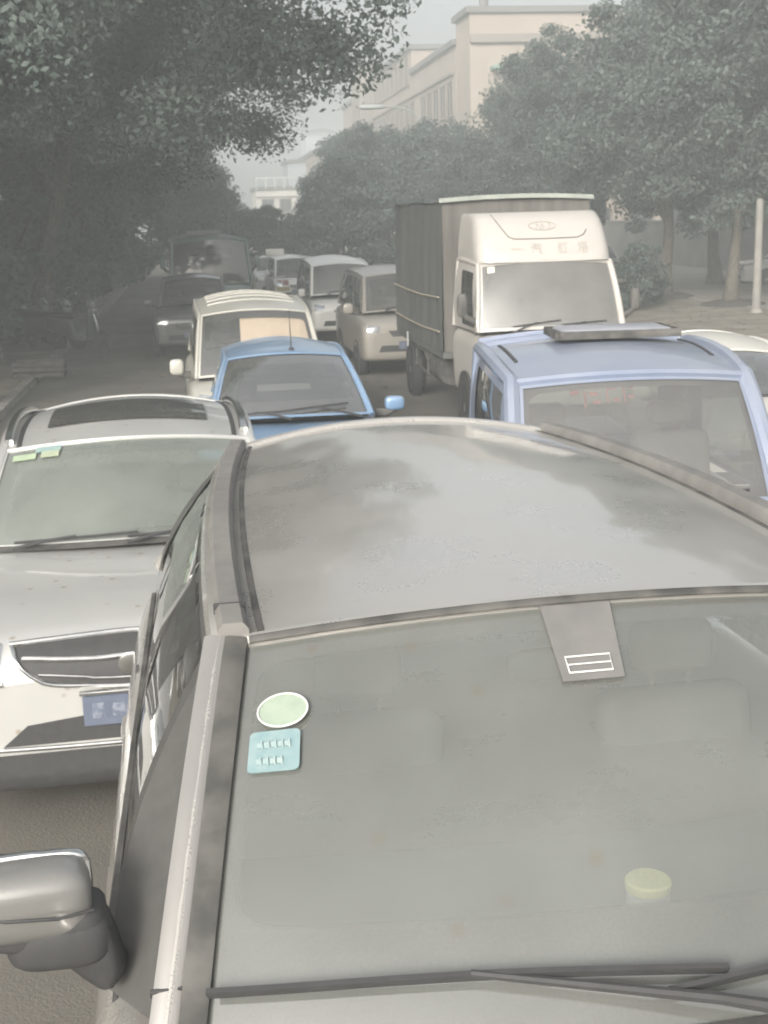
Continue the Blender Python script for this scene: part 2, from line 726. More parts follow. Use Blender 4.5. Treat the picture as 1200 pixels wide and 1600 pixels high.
def plate(root, F, x, z, w=.44, h=.14, col=(.12, .14, .19)):
    pm = plain('blue_plate' if col[2] > .1 else 'yellow_plate', col, .35)
    m = MB()
    c = F.pt(x, z, .02)
    m.add(*box((w, .012, h), (x, c.y, z), .004, 1))
    o = m.build('number_plate', pm, root)
    # pale embossed marks, too small to read in the photo
    g = MB()
    for k in range(5):
        xx = x - w * .36 + w * .72 * k / 4
        g.add(*box((.05, .003, h * (.42 if k % 2 else .5)), (xx, c.y - .006, z), .012, 2))
    tag(g.build('plate_marks', rough_mat('worn_plate_marks', (.12, .14, .19), (.20, .22, .26), 45, .5, lo=.45, hi=.6), o), kind='stuff')
    return o


def wheels(root, W, ys, r=.32, w=.2):
    for y in ys:
        for sg in (-1, 1):
            make_wheel(root, sg * (W - w / 2 + .012), y, r, w)
            a = MB()
            a.add(*lathe([(r + .06, -.11), (r + .06, .004)] if sg > 0 else [(r + .06, -.004), (r + .06, .11)], (sg * W, y, r), 'x', 28))
            a.build('wheel_arch', BLACK, root)


def front_kit(root, F, W, zh, zg, zb, plate_z=None, grille_w=.40, gh=.10, lamp_w=.22, lamp_h=.13, grille_mat=None):
    """headlights, grille, lower intake, plate for cars seen small"""
    for sg in (-1, 1):
        poly = [(sg * (W * .86), zh + lamp_h * .6), (sg * (W * .86 - lamp_w), zh + lamp_h * .35), (sg * (W * .86 - lamp_w * .8), zh - lamp_h * .5), (sg * (W * .88), zh - lamp_h * .4)]
        m = MB()
        m.add(*F.patch(poly if sg < 0 else poly[::-1], .008))
        m.build('headlight', LAMP, root)
    g = MB()
    g.add(*F.patch([(-grille_w, zg + gh / 2), (-grille_w * .8, zg - gh / 2), (grille_w * .8, zg - gh / 2), (grille_w, zg + gh / 2)], .006))
    go = g.build('grille', grille_mat or BLACK, root)
    b = MB()
    for k in (-.25, .25):
        b.add(*F.line([(-grille_w * .85, zg + gh * k), (0, zg + gh * k), (grille_w * .85, zg + gh * k)], .008, .010))
    b.build('grille_bar', CHROME, go)
    i = MB()
    i.add(*F.patch([(-W * .6, zb + .06), (-W * .66, zb - .05), (W * .66, zb - .05), (W * .6, zb + .06)], .005))
    i.build('air_intake', BLACK, root)
    if plate_z:
        plate(root, F, 0, plate_z)


def std_vehicle(name, label, cat, loc, yaw, pm, gm, st, cab, W, wy, wr=.31, group=None, cabin_kw=None, kit=None, mir=None, seats=True, interior_kw=None, wip=True, hoodline=True, mirm=None):
    root = thing(name, label, cat, loc, yaw, group)
    b = MB()
    b.add(*body_mesh(st))
    b.build('body', pm, root, sharp=50)
    F = Front(b)
    cabin_parts(root, cab, pm, gm, **(cabin_kw or {}))
    if seats:
        interior(root, cab, **(interior_kw or {}))
    wheels(root, W, wy, wr)
    if kit:
        front_kit(root, F, W, **kit)
    if mir:
        for sg in (-1, 1):
            c, rad, foot = mir
            side_mirror(root, (sg * c[0], c[1], c[2]), rad, sg, mirm or pm, (sg * foot[0], foot[1], foot[2]))
    if wip:
        wiper(root, cab, -.55, .1, .03, .09)
        wiper(root, cab, .12, .75, .03, .07)
    return root, F


# ================================================================== setting: ground
YAW = 8.0


def rw(lat, along):
    a = R(YAW)
    return (lat * math.cos(a) - along * math.sin(a), lat * math.sin(a) + along * math.cos(a))


def strip(name, l0, l1, a0, a1, z0, z1, mat, kind='structure'):
    """slab in road coordinates; z0 < z1"""
    m = MB()
    c = rw((l0 + l1) / 2, (a0 + a1) / 2)
    m.add(*box((l1 - l0, a1 - a0, z1 - z0), (c[0], c[1], (z0 + z1) / 2), 0, rot=rz(YAW)))
    return tag(m.build(name, mat, smooth=False), kind=kind)


GROUND = rough_mat('dusty_ground', (.13, .12, .10), (.18, .165, .14), .5, .95, .4, 30)
ROAD = rough_mat('dusty_asphalt', (.12, .111, .096), (.185, .172, .148), .7, .92, .35, 90, lo=.3, hi=.7)
PAVE = rough_mat('sunlit_tone_concrete', (.27, .25, .215), (.34, .315, .275), .8, .9, .2, 40)  # concrete strip whose sunlit paleness is put into the colour
EARTH = rough_mat('verge_earth', (.18, .16, .13), (.28, .25, .205), 1.4, .95, .6, 18)
KERB = rough_mat('kerb_stone', (.22, .21, .19), (.32, .30, .27), 3, .9, .2, 40)

g = MB()
g.add([(-400, -60, 0), (400, -60, 0), (400, 700, 0), (-400, 700, 0)], [(0, 1, 2, 3)])
tag(g.build('ground', GROUND, smooth=False), kind='structure')
strip('road', -2.9, 9.4, -25, 260, -.2, .006, ROAD)
strip('kerb', -3.05, -2.9, -25, 260, -.2, .13, KERB)
strip('verge', -9.5, -3.05, -25, 260, -.2, .10, EARTH)
strip('kerb', 9.4, 9.55, -25, 260, -.2, .13, KERB)
strip('verge', 9.55, 14.6, -25, 260, -.2, .10, EARTH)
strip('pavement', 14.6, 22.5, -25, 260, -.2, .12, PAVE)

# ================================================================== vehicles
def sweep(path, sec, upv=(0, 0, 1)):
    """carry a closed (side, up) section along a path"""
    path = [Vector(p) for p in path]
    vs, fs, n = [], [], len(sec)
    for i, p in enumerate(path):
        t = (path[min(i + 1, len(path) - 1)] - path[max(i - 1, 0)]).normalized()
        s = t.cross(Vector(upv)).normalized()
        u = s.cross(t).normalized()
        for a, b in sec:
            vs.append(tuple(p + s * a + u * b))
    for i in range(len(path) - 1):
        for k in range(n):
            fs.append((i * n + k, i * n + (k + 1) % n, (i + 1) * n + (k + 1) % n, (i + 1) * n + k))
    fs.append(tuple(range(n - 1, -1, -1)))
    fs.append(tuple(range((len(path) - 1) * n, len(path) * n)))
    return vs, fs


def rsec(w, h, b=.3):
    return [(-w / 2, 0), (-w / 2, h * (1 - b)), (-w / 2 + w * b * .5, h), (w / 2 - w * b * .5, h), (w / 2, h * (1 - b)), (w / 2, 0)]


# ------------------------------------------------------------------ nearest SUV
SUV_PAINT = paint('champagne_silver_paint', (.44, .425, .395), .38, .6, .07, 1.0, dustc=(.45, .42, .378), spots=.45)
SUV_GLASS = glass('dusty_sheen_windscreen', .45, (.82, .85, .82), (.865, .355, .08, 0, .07, .01), dustc=(.285, .295, .268), refl=.12, spots=.45)  # dust film whose grey also stands for sky reflected in the glass
RAIL = rough_mat('dusty_grey_rail', (.17, .165, .155), (.23, .22, .205), 7, .6)


MATTE = plain('matte_dark_trim', (.085, .083, .078), .7)


def near_suv():
    root = thing('suv', 'champagne silver SUV filling the foreground, with raised roof rails and dusty windscreen', 'car', (.79, 1.045), 9.0)
    st = [(0, .92, .86, .35), (.06, 1.06, .97, .30), (.25, 1.14, 1.05, .28), (.7, 1.19, 1.11, .27), (1.2, 1.215, 1.145, .27), (1.7, 1.225, 1.15, .27),
          (3.0, 1.22, 1.15, .27), (4.5, 1.19, 1.16, .28), (4.95, 1.12, 1.12, .33), (5.07, .97, 1.0, .40)]
    b = MB()
    b.add(*body_mesh(st))
    b.build('body', SUV_PAINT, root, sharp=50)
    F = Front(b)
    cab = Cab(hdr=(.885, 2.05, 1.715), cowl=(1.045, 1.355, 1.155), rear=(.73, 4.65, 1.72), rbelt=(1.08, 4.9, 1.16), bf=(1.17, 1.56, 1.14), bow_h=.10, crown=.08, bow_c=.24, cc=.05, roofb=.045, rcrown=.085, sideb=.06)
    cabin_parts(root, cab, SUV_PAINT, SUV_GLASS, wh=(-.955, .955, .0, .985), windows=((.03, .34), (.375, .64), (.67, .90)), wv=(.04, .92), edge=.03, frame_mat=MATTE)
    interior(root, cab, 2, .75, 1.15, sx=.48, mat=rough_mat('grey_dash', (.19, .195, .18), (.24, .245, .23), 3, .8))
    # black gasket round the windscreen and along the pillars
    m = MB()
    for sg in (-1, 1):
        m.add(*sweep([cab.wind(sg * .955, t / 10) + Vector((0, -.006, .008)) for t in range(11)], rsec(.055, .008), (0, -.5, .85)))
    m.add(*sweep([cab.wind(u / 12, .985) + Vector((0, -.003, .006)) for u in range(-11, 12)], rsec(.022, .008), (0, -.5, .85)))
    m.build('windscreen_seal', DUSTY_VEIL_BLACK, root)
    # roof ditch trim and raised rails
    for sg in (-1, 1):
        r = MB()
        r.add(*sweep([cab.roof(sg * .95, t / 24) + Vector((sg * .01, 0, -.005)) for t in range(0, 25)], rsec(.075, .05, .35)))
        ro = r.build('roof_rail', RAIL, root)
        e = MB()
        p = cab.roof(sg * .95, .055) + Vector((sg * .01, 0, .0))
        e.add(*box((.08, .012, .048), (p.x, p.y, p.z + .022), .003, 1))
        e.build('rail_joint', BLACK, ro)
        t = MB()
        t.add(*sweep([cab.roof(sg * .885, k / 24) + Vector((0, 0, -.004)) for k in range(0, 25)], rsec(.018, .008, .2)))
        t.build('roof_moulding', DUSTY_VEIL_BLACK, root)
        # silver front pillar cover, its paint darkened against the sun it catches
        a = MB()
        a.add(*sweep([cab.wind(sg * 1.0, k / 10) + Vector((sg * .005, -.004, .012)) for k in range(-1, 11)], rsec(.062, .016, .5), (0, -.5, .85)))
        po = a.build('pillar', paint('pillar_paint', (.27, .26, .245), .3, .4, .3, .6, dustc=(.30, .29, .27)), root)
        k_ = MB()
        q_ = cab.wind(sg * 1.0, .075) + Vector((sg * .005, -.004, .014))
        k_.add(*box((.075, .008, .03), q_, .002, 1, rx(35)))
        k_.build('pillar_seam', BLACK, po)
        # chrome waist line and rain visors
        w = MB()
        w.add(*sweep([cab.side(sg, t / 20, .02) + Vector((sg * .008, 0, 0)) for t in range(1, 18)], rsec(.02, .014)))
        w.build('waist_trim', DUSTY_VEIL_BLACK, root)
        v = MB()
        v.add(*grid(lambda t, k: cab.side(sg, t, .72 + .2 * k) + Vector((sg * (.03 - .02 * k), 0, 0)), lin(.09, .66, 20), [0, .5, 1])[:2])
        v.build('rain_visor', glass('smoked_visor', .15, (.3, .3, .3)), root)
        for y in (2.35, 3.45):
            h = MB()
            h.add(*blob((sg * 1.19, y, .96), (.03, .11, .02), .5, .5))
            h.build('door_handle', SUV_PAINT, root)
        for y in (1.62, 2.72, 3.75):
            d = MB()
            d.add(*tube([(sg * 1.16, y, 1.09), (sg * 1.195, y, .85), (sg * 1.195, y, .45)], .006, 6))
            d.build('door_seam', BLACK, root)

    # cowl panel
    c = MB()
    c.add(*grid(lambda u, t: cab.C(u) + Vector((0, -.005 - .10 * (1 - t), -.004 - .016 * (1 - t) + .012 * math.sin(t * math.pi))), lin(-.97, .97, 30), lin(0, 1, 5))[:2])
    c.build('cowl_panel', DUSTY_VEIL_BLACK, root)
    hs = MB()
    hs.add(*tube([cab.C(u / 14) + Vector((0, -.11, -.012)) for u in range(-14, 15)], .006, 6))
    hs.build('bonnet_seam', BLACK, root)
    for u0, u1, pv in ((-.93, .02, .18), (-.10, .80, .92)):
        m = MB()
        path = [cab.wind(u0 + (u1 - u0) * i / 14, (.075 if u0 < -.5 else .05) + .03 * math.sin(i / 14 * 3)) + Vector((0, -.018, .018)) for i in range(15)]
        m.add(*sweep(path, rsec(.014, .02), (0, -.5, .85)))
        a = cab.C(pv) + Vector((0, -.06, .015))
        m.add(*tube([a, a.lerp(path[8], .35) + Vector((0, -.02, .02)), path[7] + Vector((0, -.008, .015))], [.016, .012, .008], 8))
        m.add(*lathe([(.02, 0), (.02, .03), (.012, .036)], a - Vector((0, 0, .02)), 'z', 12))
        m.build('wiper', BLACK, root)
    # things stuck to the inside of the glass
    def on_glass(pts, off, mat, name, parent=root):
        v = [cab.wind(u, t) + Vector((0, -off, off)) for u, t in pts]
        cen = sum(v, Vector()) / len(v)
        m = MB()
        n = len(v)
        vs = v + [cen] + [p + Vector((0, .004, -.004)) for p in v]
        m.add(vs, [(i, (i + 1) % n, n) for i in range(n)] + [(i, n + 1 + i, n + 1 + (i + 1) % n, (i + 1) % n) for i in range(n)])
        return m.build(name, mat, parent)
    cu, ct = OVAL
    oval = [(cu + .060 * math.cos(a * math.pi / 18), ct + .047 * math.sin(a * math.pi / 18)) for a in range(36)]
    so = on_glass(oval, .004, rough_mat('pale_green_sticker', (.27, .33, .26), (.32, .375, .30), 30, .5), 'sticker')
    so['label'] = 'pale green oval inspection sticker'
    ring = MB()
    ring.add(*tube([cab.wind(u, t) + Vector((0, -.006, .006)) for u, t in oval + oval[:1]], .0022, 6))
    ring.build('sticker_rim', WHITE, so)
    cu, ct = SQUARE
    sq = []
    for sx_, sy_, a0 in ((1, 1, 0), (-1, 1, 90), (-1, -1, 180), (1, -1, 270)):
        for k in range(5):
            a = R(a0 + k * 22.5)
            sq.append((cu + sx_ * .047 + .012 * math.cos(a), ct + sy_ * .043 + .012 * math.sin(a)))
    ss = on_glass(sq, .004, rough_mat('faded_blue_sticker', (.19, .285, .295), (.235, .315, .32), 45, .6), 'sticker')
    ss['label'] = 'faded blue square sticker below the oval one'
    mk = MB()
    for k in range(9):
        uu = cu - .036 + (k % 5) * .016
        tt = ct + (.014 if k < 5 else -.03)
        p = cab.wind(uu, tt) + Vector((0, -.007, .007))
        mk.add(*box((.009, .003, .012), p, 0, rot=rx(-40)))
        mk.add(*box((.004, .003, .020), p + Vector((.006, 0, 0)), 0, rot=rx(-40)))
    mk.build('sticker_marks', rough_mat('faded_print', (.25, .34, .34), (.30, .37, .36), 30, .6), ss)
    # mirror and sensor housing behind the glass at the top
    u0, t0 = SENSOR
    sn = on_glass([(u0 - .080, .985), (u0 + .115, .985), (u0 + .075, t0), (u0 - .080, t0)], .003, rough_mat('dusty_black_print', (.16, .155, .15), (.19, .185, .175), 12, .8), 'sensor_cover')
    fr = MB()
    q = [cab.wind(u, t) + Vector((0, -.006, .006)) for u, t in ((u0 - .060, t0 + .02), (u0 + .050, t0 + .02), (u0 + .055, t0 + .065), (u0 - .060, t0 + .065))]
    fr.add(*tube(q + q[:1], .0022, 6))
    fr.add(*tube([q[3].lerp(q[0], .5), q[2].lerp(q[1], .5)], .0018, 6))
    fr.build('sensor_frame', WHITE, sn)
    mm = MB()
    mm.add(*blob((cab.wind(u0, .8).x, 2.03, 1.60), (.13, .025, .04), .5, .5))
    mm.add(*tube([(cab.wind(u0, .8).x, 2.03, 1.62), cab.wind(u0, .93) + Vector((0, .02, -.02))], .012, 8))
    mm.build('rear_view_mirror', BLACK, root)
    # door mirrors
    for sg in (-1, 1):
        cx, cy, cz = MIRROR
        m = MB()
        m.add(*blob((sg * cx, cy, cz), (.120, .07, .072), .55, .5, 32, 18, Matrix.Rotation(R(-5 * sg), 3, 'Z')))
        mo = m.build('side_mirror', paint('mirror_dark_reflection_paint', (.13, .128, .12), .42, .2, .3, .8), root)  # dark surroundings mirrored in the housing are put into its colour
        lo = MB()
        lo.add(*blob((sg * (cx - .03), cy + .012, cz - .055), (.115, .070, .045), .5, .5, 24, 12))
        lo.add(*blob((sg * (cx - .05), cy + .005, cz - .085), (.105, .066, .06), .6, .6, 24, 12))
        bmh = bmesh.new()
        for q in ((cx - .145, cy - .05, cz - .04), (cx - .02, cy - .055, cz - .10), (cx - .145, cy + .05, cz - .03), (cx - .03, cy + .05, cz - .10),
                  (1.12, 1.48, 1.20), (1.17, 1.48, 1.17), (1.12, 1.58, 1.20), (1.17, 1.58, 1.17), (1.14, 1.53, 1.24)):
            bmh.verts.new((sg * q[0], q[1], q[2]))
        bmesh.ops.convex_hull(bmh, input=bmh.verts[:])
        bmesh.ops.bevel(bmh, geom=bmh.edges[:], offset=.022, segments=3, affect='EDGES', profile=.5)
        bmh.verts.index_update()
        lo.add([tuple(q.co) for q in bmh.verts], [tuple(q.index for q in f_.verts) for f_ in bmh.faces])
        bmh.free()
        sm = MB()
        sm.add(*tube([(sg * (cx + .125), cy - .045, cz + .005), (sg * (cx + .04), cy - .076, cz - .002), (sg * (cx - .06), cy - .078, cz - .006), (sg * (cx - .125), cy - .05, cz - .01)], .0035, 6))
        sm.build('housing_seam', BLACK, mo)
        lo.build('mirror_base', BLACK, mo)
        gl = MB()
        gl.add(*blob((sg * cx, cy + .068, cz), (.118, .014, .068), .4, .4))
        gl.build('mirror_glass', CHROME, mo)
    wheels(root, 1.18, (.95, 3.95), .38, .24)
    front_kit(root, F, 1.1, .86, .80, .52, .55)
    return root, cab


OVAL, SQUARE, SENSOR, MIRROR = (-.82, .753), (-.835, .643), (-.06, .75), (1.30, 1.50, 1.395)
SUV, SUVCAB = near_suv()


def jar():
    root = thing('air_freshener', 'small clear round jar with pale yellow lid on the dashboard behind the nearest windscreen', 'air freshener', JAR, 0)
    b = MB()
    b.add(*lathe([(.040, 0), (.046, .006), (.046, .055), (.042, .060)], (0, 0, 0), 'z', 32))
    b.build('jar', rough_mat('frosted_plastic', (.55, .56, .52), (.62, .63, .58), 20, .35), root)
    l = MB()
    l.add(*lathe([(.049, .056), (.050, .062), (.050, .074), (.046, .078), (.02, .079), (.001, .079)], (0, 0, 0), 'z', 32))
    l.build('lid', rough_mat('pale_yellow_plastic', (.78, .76, .36), (.84, .82, .45), 20, .4), root)


JAR = (.547, 2.515, 1.215)
jar()

# ------------------------------------------------------------------ silver crossover on the left
SILVER = paint('silver_paint', (.58, .58, .56), .24, .5, .32, .8, dustc=(.55, .53, .48), spots=.8)
CROSS_GLASS = glass('crossover_windscreen', .50, (.50, .56, .52), (.585, .37, .05, 0, .02, .01), dustc=(.30, .325, .285))


def crossover():
    root = thing('crossover', 'silver crossover with chrome grille and dark sunroof, left of the nearest car', 'car', (-1.12, 5.29), 9.7)
    st = [(0, .62, .80, .36), (.03, .78, .88, .30), (.13, .86, .955, .26), (.35, .90, 1.00, .25), (.8, .92, 1.04, .25), (1.3, .92, 1.06, .25), (2.2, .92, 1.02, .25),
          (3.6, .90, 1.03, .26), (4.05, .86, 1.0, .32), (4.18, .75, .9, .4)]
    b = MB()
    b.add(*body_mesh(st))
    b.build('body', SILVER, root, sharp=50)
    F = Front(b)
    cab = Cab(hdr=(.64, 2.02, 1.475), cowl=(.735, 1.45, 1.06), rear=(.60, 3.5, 1.47), rbelt=(.78, 4.0, 1.04), bow_h=.10, crown=.06, bow_c=.20, cc=.04, roofb=.07)
    cabin_parts(root, cab, SILVER, CROSS_GLASS, wh=(-.95, .95, .01, .98), windows=((.10, .45), (.48, .85)), edge=.026)
    interior(root, cab, 2, .4, .9)
    sr = MB()
    sr.add(*grid(lambda u, t: cab.roof(u, t) + Vector((0, 0, .008)), lin(-.66, .66, 16), lin(.20, .60, 10))[:2])
    sr.build('sunroof', glass('dark_sunroof', .22, (.06, .06, .07)), root)
    for sg in (-1, 1):
        r = MB()
        r.add(*sweep([cab.roof(sg * .94, t / 16) + Vector((sg * .01, 0, .03 * math.sin(math.pi * min(1, max(0, (t - 1) / 14))) ** .4)) for t in range(1, 16)], rsec(.045, .035)))
        r.build('roof_rail', CHROME, root)
        t = MB()
        t.add(*sweep([cab.roof(sg * .87, k / 16) for k in range(17)], rsec(.025, .006)))
        t.build('roof_moulding', BLACK, root)
    c = MB()
    c.add(*grid(lambda u, t: cab.C(u) + Vector((0, -.004 - .07 * (1 - t), -.002 - .012 * (1 - t))), lin(-.96, .96, 24), lin(0, 1, 4))[:2])
    c.build('cowl_panel', DUSTY_VEIL_BLACK, root)
    # grille with chrome bars sinking to a shallow V
    g = MB()
    gx = [(-.47, .93), (-.44, .87), (-.33, .79), (-.15, .765), (0, .755), (.15, .765), (.33, .79), (.44, .87), (.47, .93), (.2, .945), (0, .95), (-.2, .945)]
    g.add(*F.patch(gx, .008, .04))
    go = g.build('grille', BLACK, root)
    cb = MB()
    cb.add(*F.line([(-.47, .935), (-.2, .945), (0, .95), (.2, .945), (.47, .935)], .013, .012))
    cb.add(*F.line([(-.42, .885), (-.15, .868), (0, .872), (.15, .868), (.42, .885)], .012, .016))
    cb.add(*F.line([(-.36, .825), (-.15, .798), (0, .79), (.15, .798), (.36, .825)], .007, .014))
    cb.add(*F.line([(-.46, .93), (-.43, .86), (-.33, .785), (-.15, .762), (0, .752), (.15, .762), (.33, .785), (.43, .86), (.46, .93)], .009, .012))
    cb.build('grille_bars', CHROME, go)
    em = MB()
    q = F.pt(0, .85, .03)
    em.add(*lathe([(.045, 0), (.05, -.01), (.035, -.014), (.001, -.012)], (0, q.y + .01, .85), 'y', 24))
    em.build('emblem', CHROME, go)
    for sg in (-1, 1):
        poly = [(sg * .50, .935), (sg * .56, .955), (sg * .72, .965), (sg * .80, .95), (sg * .76, .86), (sg * .62, .80), (sg * .51, .80)]
        m = MB()
        m.add(*F.patch(poly if sg < 0 else poly[::-1], .010, .04))
        ho = m.build('headlight', glass('headlamp_cover', .10, (.75, .77, .80)), root)
        k = MB()
        for xx in (.58, .68):
            p = F.pt(sg * xx, .885, -.02)
            k.add(*lathe([(.02, .03), (.045, .0), (.05, -.02)], (p.x, p.y + .02, p.z), 'y', 20))
        k.build('lamp_reflector', CHROME, ho)
        k = MB()
        k.add(*F.line([(sg * .50, .795), (sg * .62, .79), (sg * .76, .85)], .012, .008))
        k.build('lamp_trim', CHROME, ho)
        fl = MB()
        p = F.pt(sg * .66, .56, .004)
        fl.add(*lathe([(.05, .02), (.05, -.012), (.04, -.018), (.001, -.014)], (p.x, p.y, p.z), 'y', 20))
        fl.build('fog_light', LAMP, root)
        tr = MB()
        tr.add(*F.line([(sg * .55, .63), (sg * .64, .635), (sg * .73, .60)], .009, .008))
        tr.build('fog_light_trim', CHROME, root)
    i = MB()
    i.add(*F.patch([(-.42, .60), (-.52, .51), (.52, .51), (.42, .60), (.2, .625), (-.2, .625)], .006, .05))
    i.build('air_intake', BLACK, root)
    l = MB()
    l.add(*F.line([(-.62, .50), (-.3, .492), (0, .49), (.3, .492), (.62, .50)], .010, .010))
    l.build('bumper_trim', CHROME, root)
    lp = MB()
    lp.add(*F.patch([(-.62, .47), (-.56, .30), (.56, .30), (.62, .47)], .008, .06))
    lp.build('bumper_shadow_patch', BLACK, root)  # black patch painted in for the shadow below the chrome line
    p_ = plate(root, F, 0.02, .65)
    tp = MB()
    c_ = F.pt(0, .73, .03)
    tp.add(*box((.46, .03, .018), (0.02, c_.y, .735), .004, 1))
    tp.build('plate_trim', CHROME, p_)
    for (cu, ct, w_, h_, nm, col) in ((-.80, .86, .09, .035, 'sticker', (.36, .44, .30)), (-.60, .865, .07, .035, 'sticker', (.38, .42, .30)), (-.62, .93, .10, .03, 'sticker', (.26, .36, .34))):
        m = MB()
        m.add(*grid(lambda u, t: cab.wind(cu + u * w_, ct + t * h_) + Vector((0, -.004, .004)), lin(-1, 1, 4), lin(-1, 1, 3))[:2])
        m.build(nm, plain('sticker_%d' % (col[0] * 100 + col[1] * 10), col, .5), root)
    for sg in (-1, 1):
        side_mirror(root, (sg * 1.0, 1.62, 1.12), (.11, .06, .075), sg, SILVER, (sg * .84, 1.68, 1.03))
    wheels(root, .92, (.85, 3.4), .34, .21)
    wiper(root, cab, -.75, .05, .0, .03)
    wiper(root, cab, -.02, .75, .0, .03)
    nz = MB()
    nz.add(*blob((-.30, 1.02, 1.045), (.012, .016, .008)))
    nz.add(*blob((.30, 1.02, 1.045), (.012, .016, .008)))
    nz.build('washer_nozzle', BLACK, root)
    return root


CROSS = crossover()
CROSS.scale = (1.09, 1, 1)

# ------------------------------------------------------------------ blue hatchback
HATCH_BLUE = paint('blue_paint', (.13, .27, .46), .42, .25, .3, .8, dustc=(.36, .36, .35))
G_CLEAR = glass('dusty_glass', .16, (.25, .27, .26), (.52, .26, .05, 0, .01, .01), refl=.32)
cab = Cab(hdr=(.53, 1.56, 1.515), cowl=(.69, .86, 1.07), rear=(.50, 2.9, 1.49), rbelt=(.66, 3.3, 1.02), bow_h=.10, crown=.05, bow_c=.16, cc=.03, roofb=.05)
st = [(0, .55, .70, .36), (.03, .68, .78, .30), (.14, .75, .86, .26), (.4, .79, .96, .25), (.75, .80, 1.03, .25), (1.4, .81, 1.03, .25), (2.9, .80, 1.03, .26), (3.25, .76, .98, .3), (3.35, .66, .88, .38)]
HATCH, F = std_vehicle('hatchback', 'small blue hatchback with a roof aerial, behind the silver crossover', 'car', (-.65, 9.93), 7.3, HATCH_BLUE, G_CLEAR, st, cab, .80, (.65, 2.75), .28,
                       kit=dict(zh=.72, zg=.62, zb=.42, plate_z=.52, grille_w=.3), mir=((.90, .98, 1.14), (.085, .05, .062), (.74, 1.02, 1.06)), wip=False,
                       cabin_kw=dict(windows=((.12, .48), (.52, .88))))
wiper(HATCH, cab, -.25, .72, .04, .13, .010, .85)
wiper(HATCH, cab, -.85, -.05, .03, .06, .008, -.02)
m = MB()
p = cab.roof(.12, .07)
m.add(*tube([p, p + Vector((0, .02, .02)), p + Vector((0, .10, .34))], [.012, .006, .003], 6))
m.add(*blob(p + Vector((0, 0, .008)), (.022, .03, .014)))
m.build('roof_aerial', BLACK, HATCH)
m = MB()
m.add(*box((.03, .012, .02), (.14, .50, 1.008), .004))
m.build('bonnet_badge', CHROME, HATCH)
m = MB()
m.add(*grid(lambda u, t: cab.wind(-.78 + u * .07, .45 + t * .12) + Vector((0, .012, -.012)), lin(-1, 1, 3), lin(-1, 1, 3))[:2])
m.build('sticker', plain('grey_green_sticker', (.34, .42, .38), .6), HATCH)

# ------------------------------------------------------------------ beige minivan with a peach sunshade
VAN_BEIGE = paint('beige_silver_paint', (.47, .46, .41), .45, .3, .35, .6, dustc=(.38, .365, .32))
vcab = lambda: Cab(hdr=(.63, 1.0, 1.66), cowl=(.72, .42, 1.0), rear=(.62, 3.7, 1.68), rbelt=(.74, 3.85, 1.0), bow_h=.08, crown=.06, bow_c=.10, cc=.03, roofb=.10, rcrown=.08)
vst = [(0, .62, .72, .40), (.03, .74, .80, .32), (.14, .79, .90, .28), (.35, .81, .97, .27), (.8, .82, .99, .27), (2.0, .82, .99, .27), (3.7, .81, .99, .28), (3.88, .76, .95, .32), (3.95, .66, .88, .4)]
cab = vcab()
VAN, F = std_vehicle('minivan', 'beige minivan with ribbed roof and peach sunshade, behind the blue hatchback', 'van', (-1.29, 14.09), 9, VAN_BEIGE, glass('minivan_glass', .10, (.80, .80, .77), (.60, .32, .06, 0, .01, .01), refl=.14), vst, cab, .82, (.75, 3.1), .29,
                     kit=dict(zh=.78, zg=.70, zb=.46, plate_z=.55, grille_w=.3), mir=((.93, .62, 1.12), (.08, .05, .09), (.78, .66, 1.02)), cabin_kw=dict(windows=((.06, .30), (.34, .62), (.66, .94)), frame_mat=VAN_BEIGE))
m = MB()
m.add(*grid(lambda u, t: cab.wind(u, t) + Vector((0, .028, -.02 + .003 * math.sin(u * 60))), lin(-.28, .90, 40), lin(.02, .90, 8))[:2])
m.build('sunshade', rough_mat('peach_sunshade', (.72, .58, .45), (.78, .64, .51), 5, .7), VAN)
m = MB()
for t in (.22, .34, .46, .58, .70):
    m.add(*sweep([cab.roof(u / 10, t) + Vector((0, 0, -.003)) for u in range(-8, 9)], rsec(.05, .014)))
m.build('roof_rib', VAN_BEIGE, VAN)

# ------------------------------------------------------------------ small blue pickup truck
PICK_BLUE = paint('violet_blue_paint', (.165, .21, .315), .50, .1, .3, .8, dustc=(.36, .365, .375))
PICK_GLASS = glass('pickup_glass', .32, (.72, .74, .72), (.60, .33, .09, 0, 0, .01), dustc=(.33, .325, .31))
cab = Cab(hdr=(.655, .55, 1.715), cowl=(.72, .08, 1.02), rear=(.66, 1.95, 1.79), rbelt=(.70, 2.02, 1.02), bow_h=.10, crown=.05, bow_c=.10, cc=.03, roofb=.07, rcrown=.05, rbow=.03, sideb=.04)
st = [(-.06, .58, .85, .45), (-.03, .68, .93, .36), (.05, .73, 1.0, .34), (.3, .75, 1.02, .33), (1.2, .75, 1.02, .33), (2.0, .74, 1.02, .34), (2.06, .68, .98, .4)]
PICK, F = std_vehicle('pickup_truck', 'small violet blue pickup truck with a grey roof hatch, right behind the nearest car', 'truck', (1.53, 7.15), 3.0, PICK_BLUE, PICK_GLASS, st, cab, .75, (.5, 3.3), .28,
                      kit=dict(zh=.74, zg=.74, zb=.50, plate_z=.60, grille_w=.3), mir=((.90, .18, 1.25), (.07, .045, .11), (.76, .2, 1.08)),
                      cabin_kw=dict(wh=(-.91, .91, .04, .93), windows=((.10, .80),), wv=(.05, .86), edge=.045, rh=(-.78, .78, .10, .85)))
PICK.scale = (1.09, 1, 1)
m = MB()
m.add(*box((.66, .44, .055), (0.09, 1.45, 1.925), .03, 3))
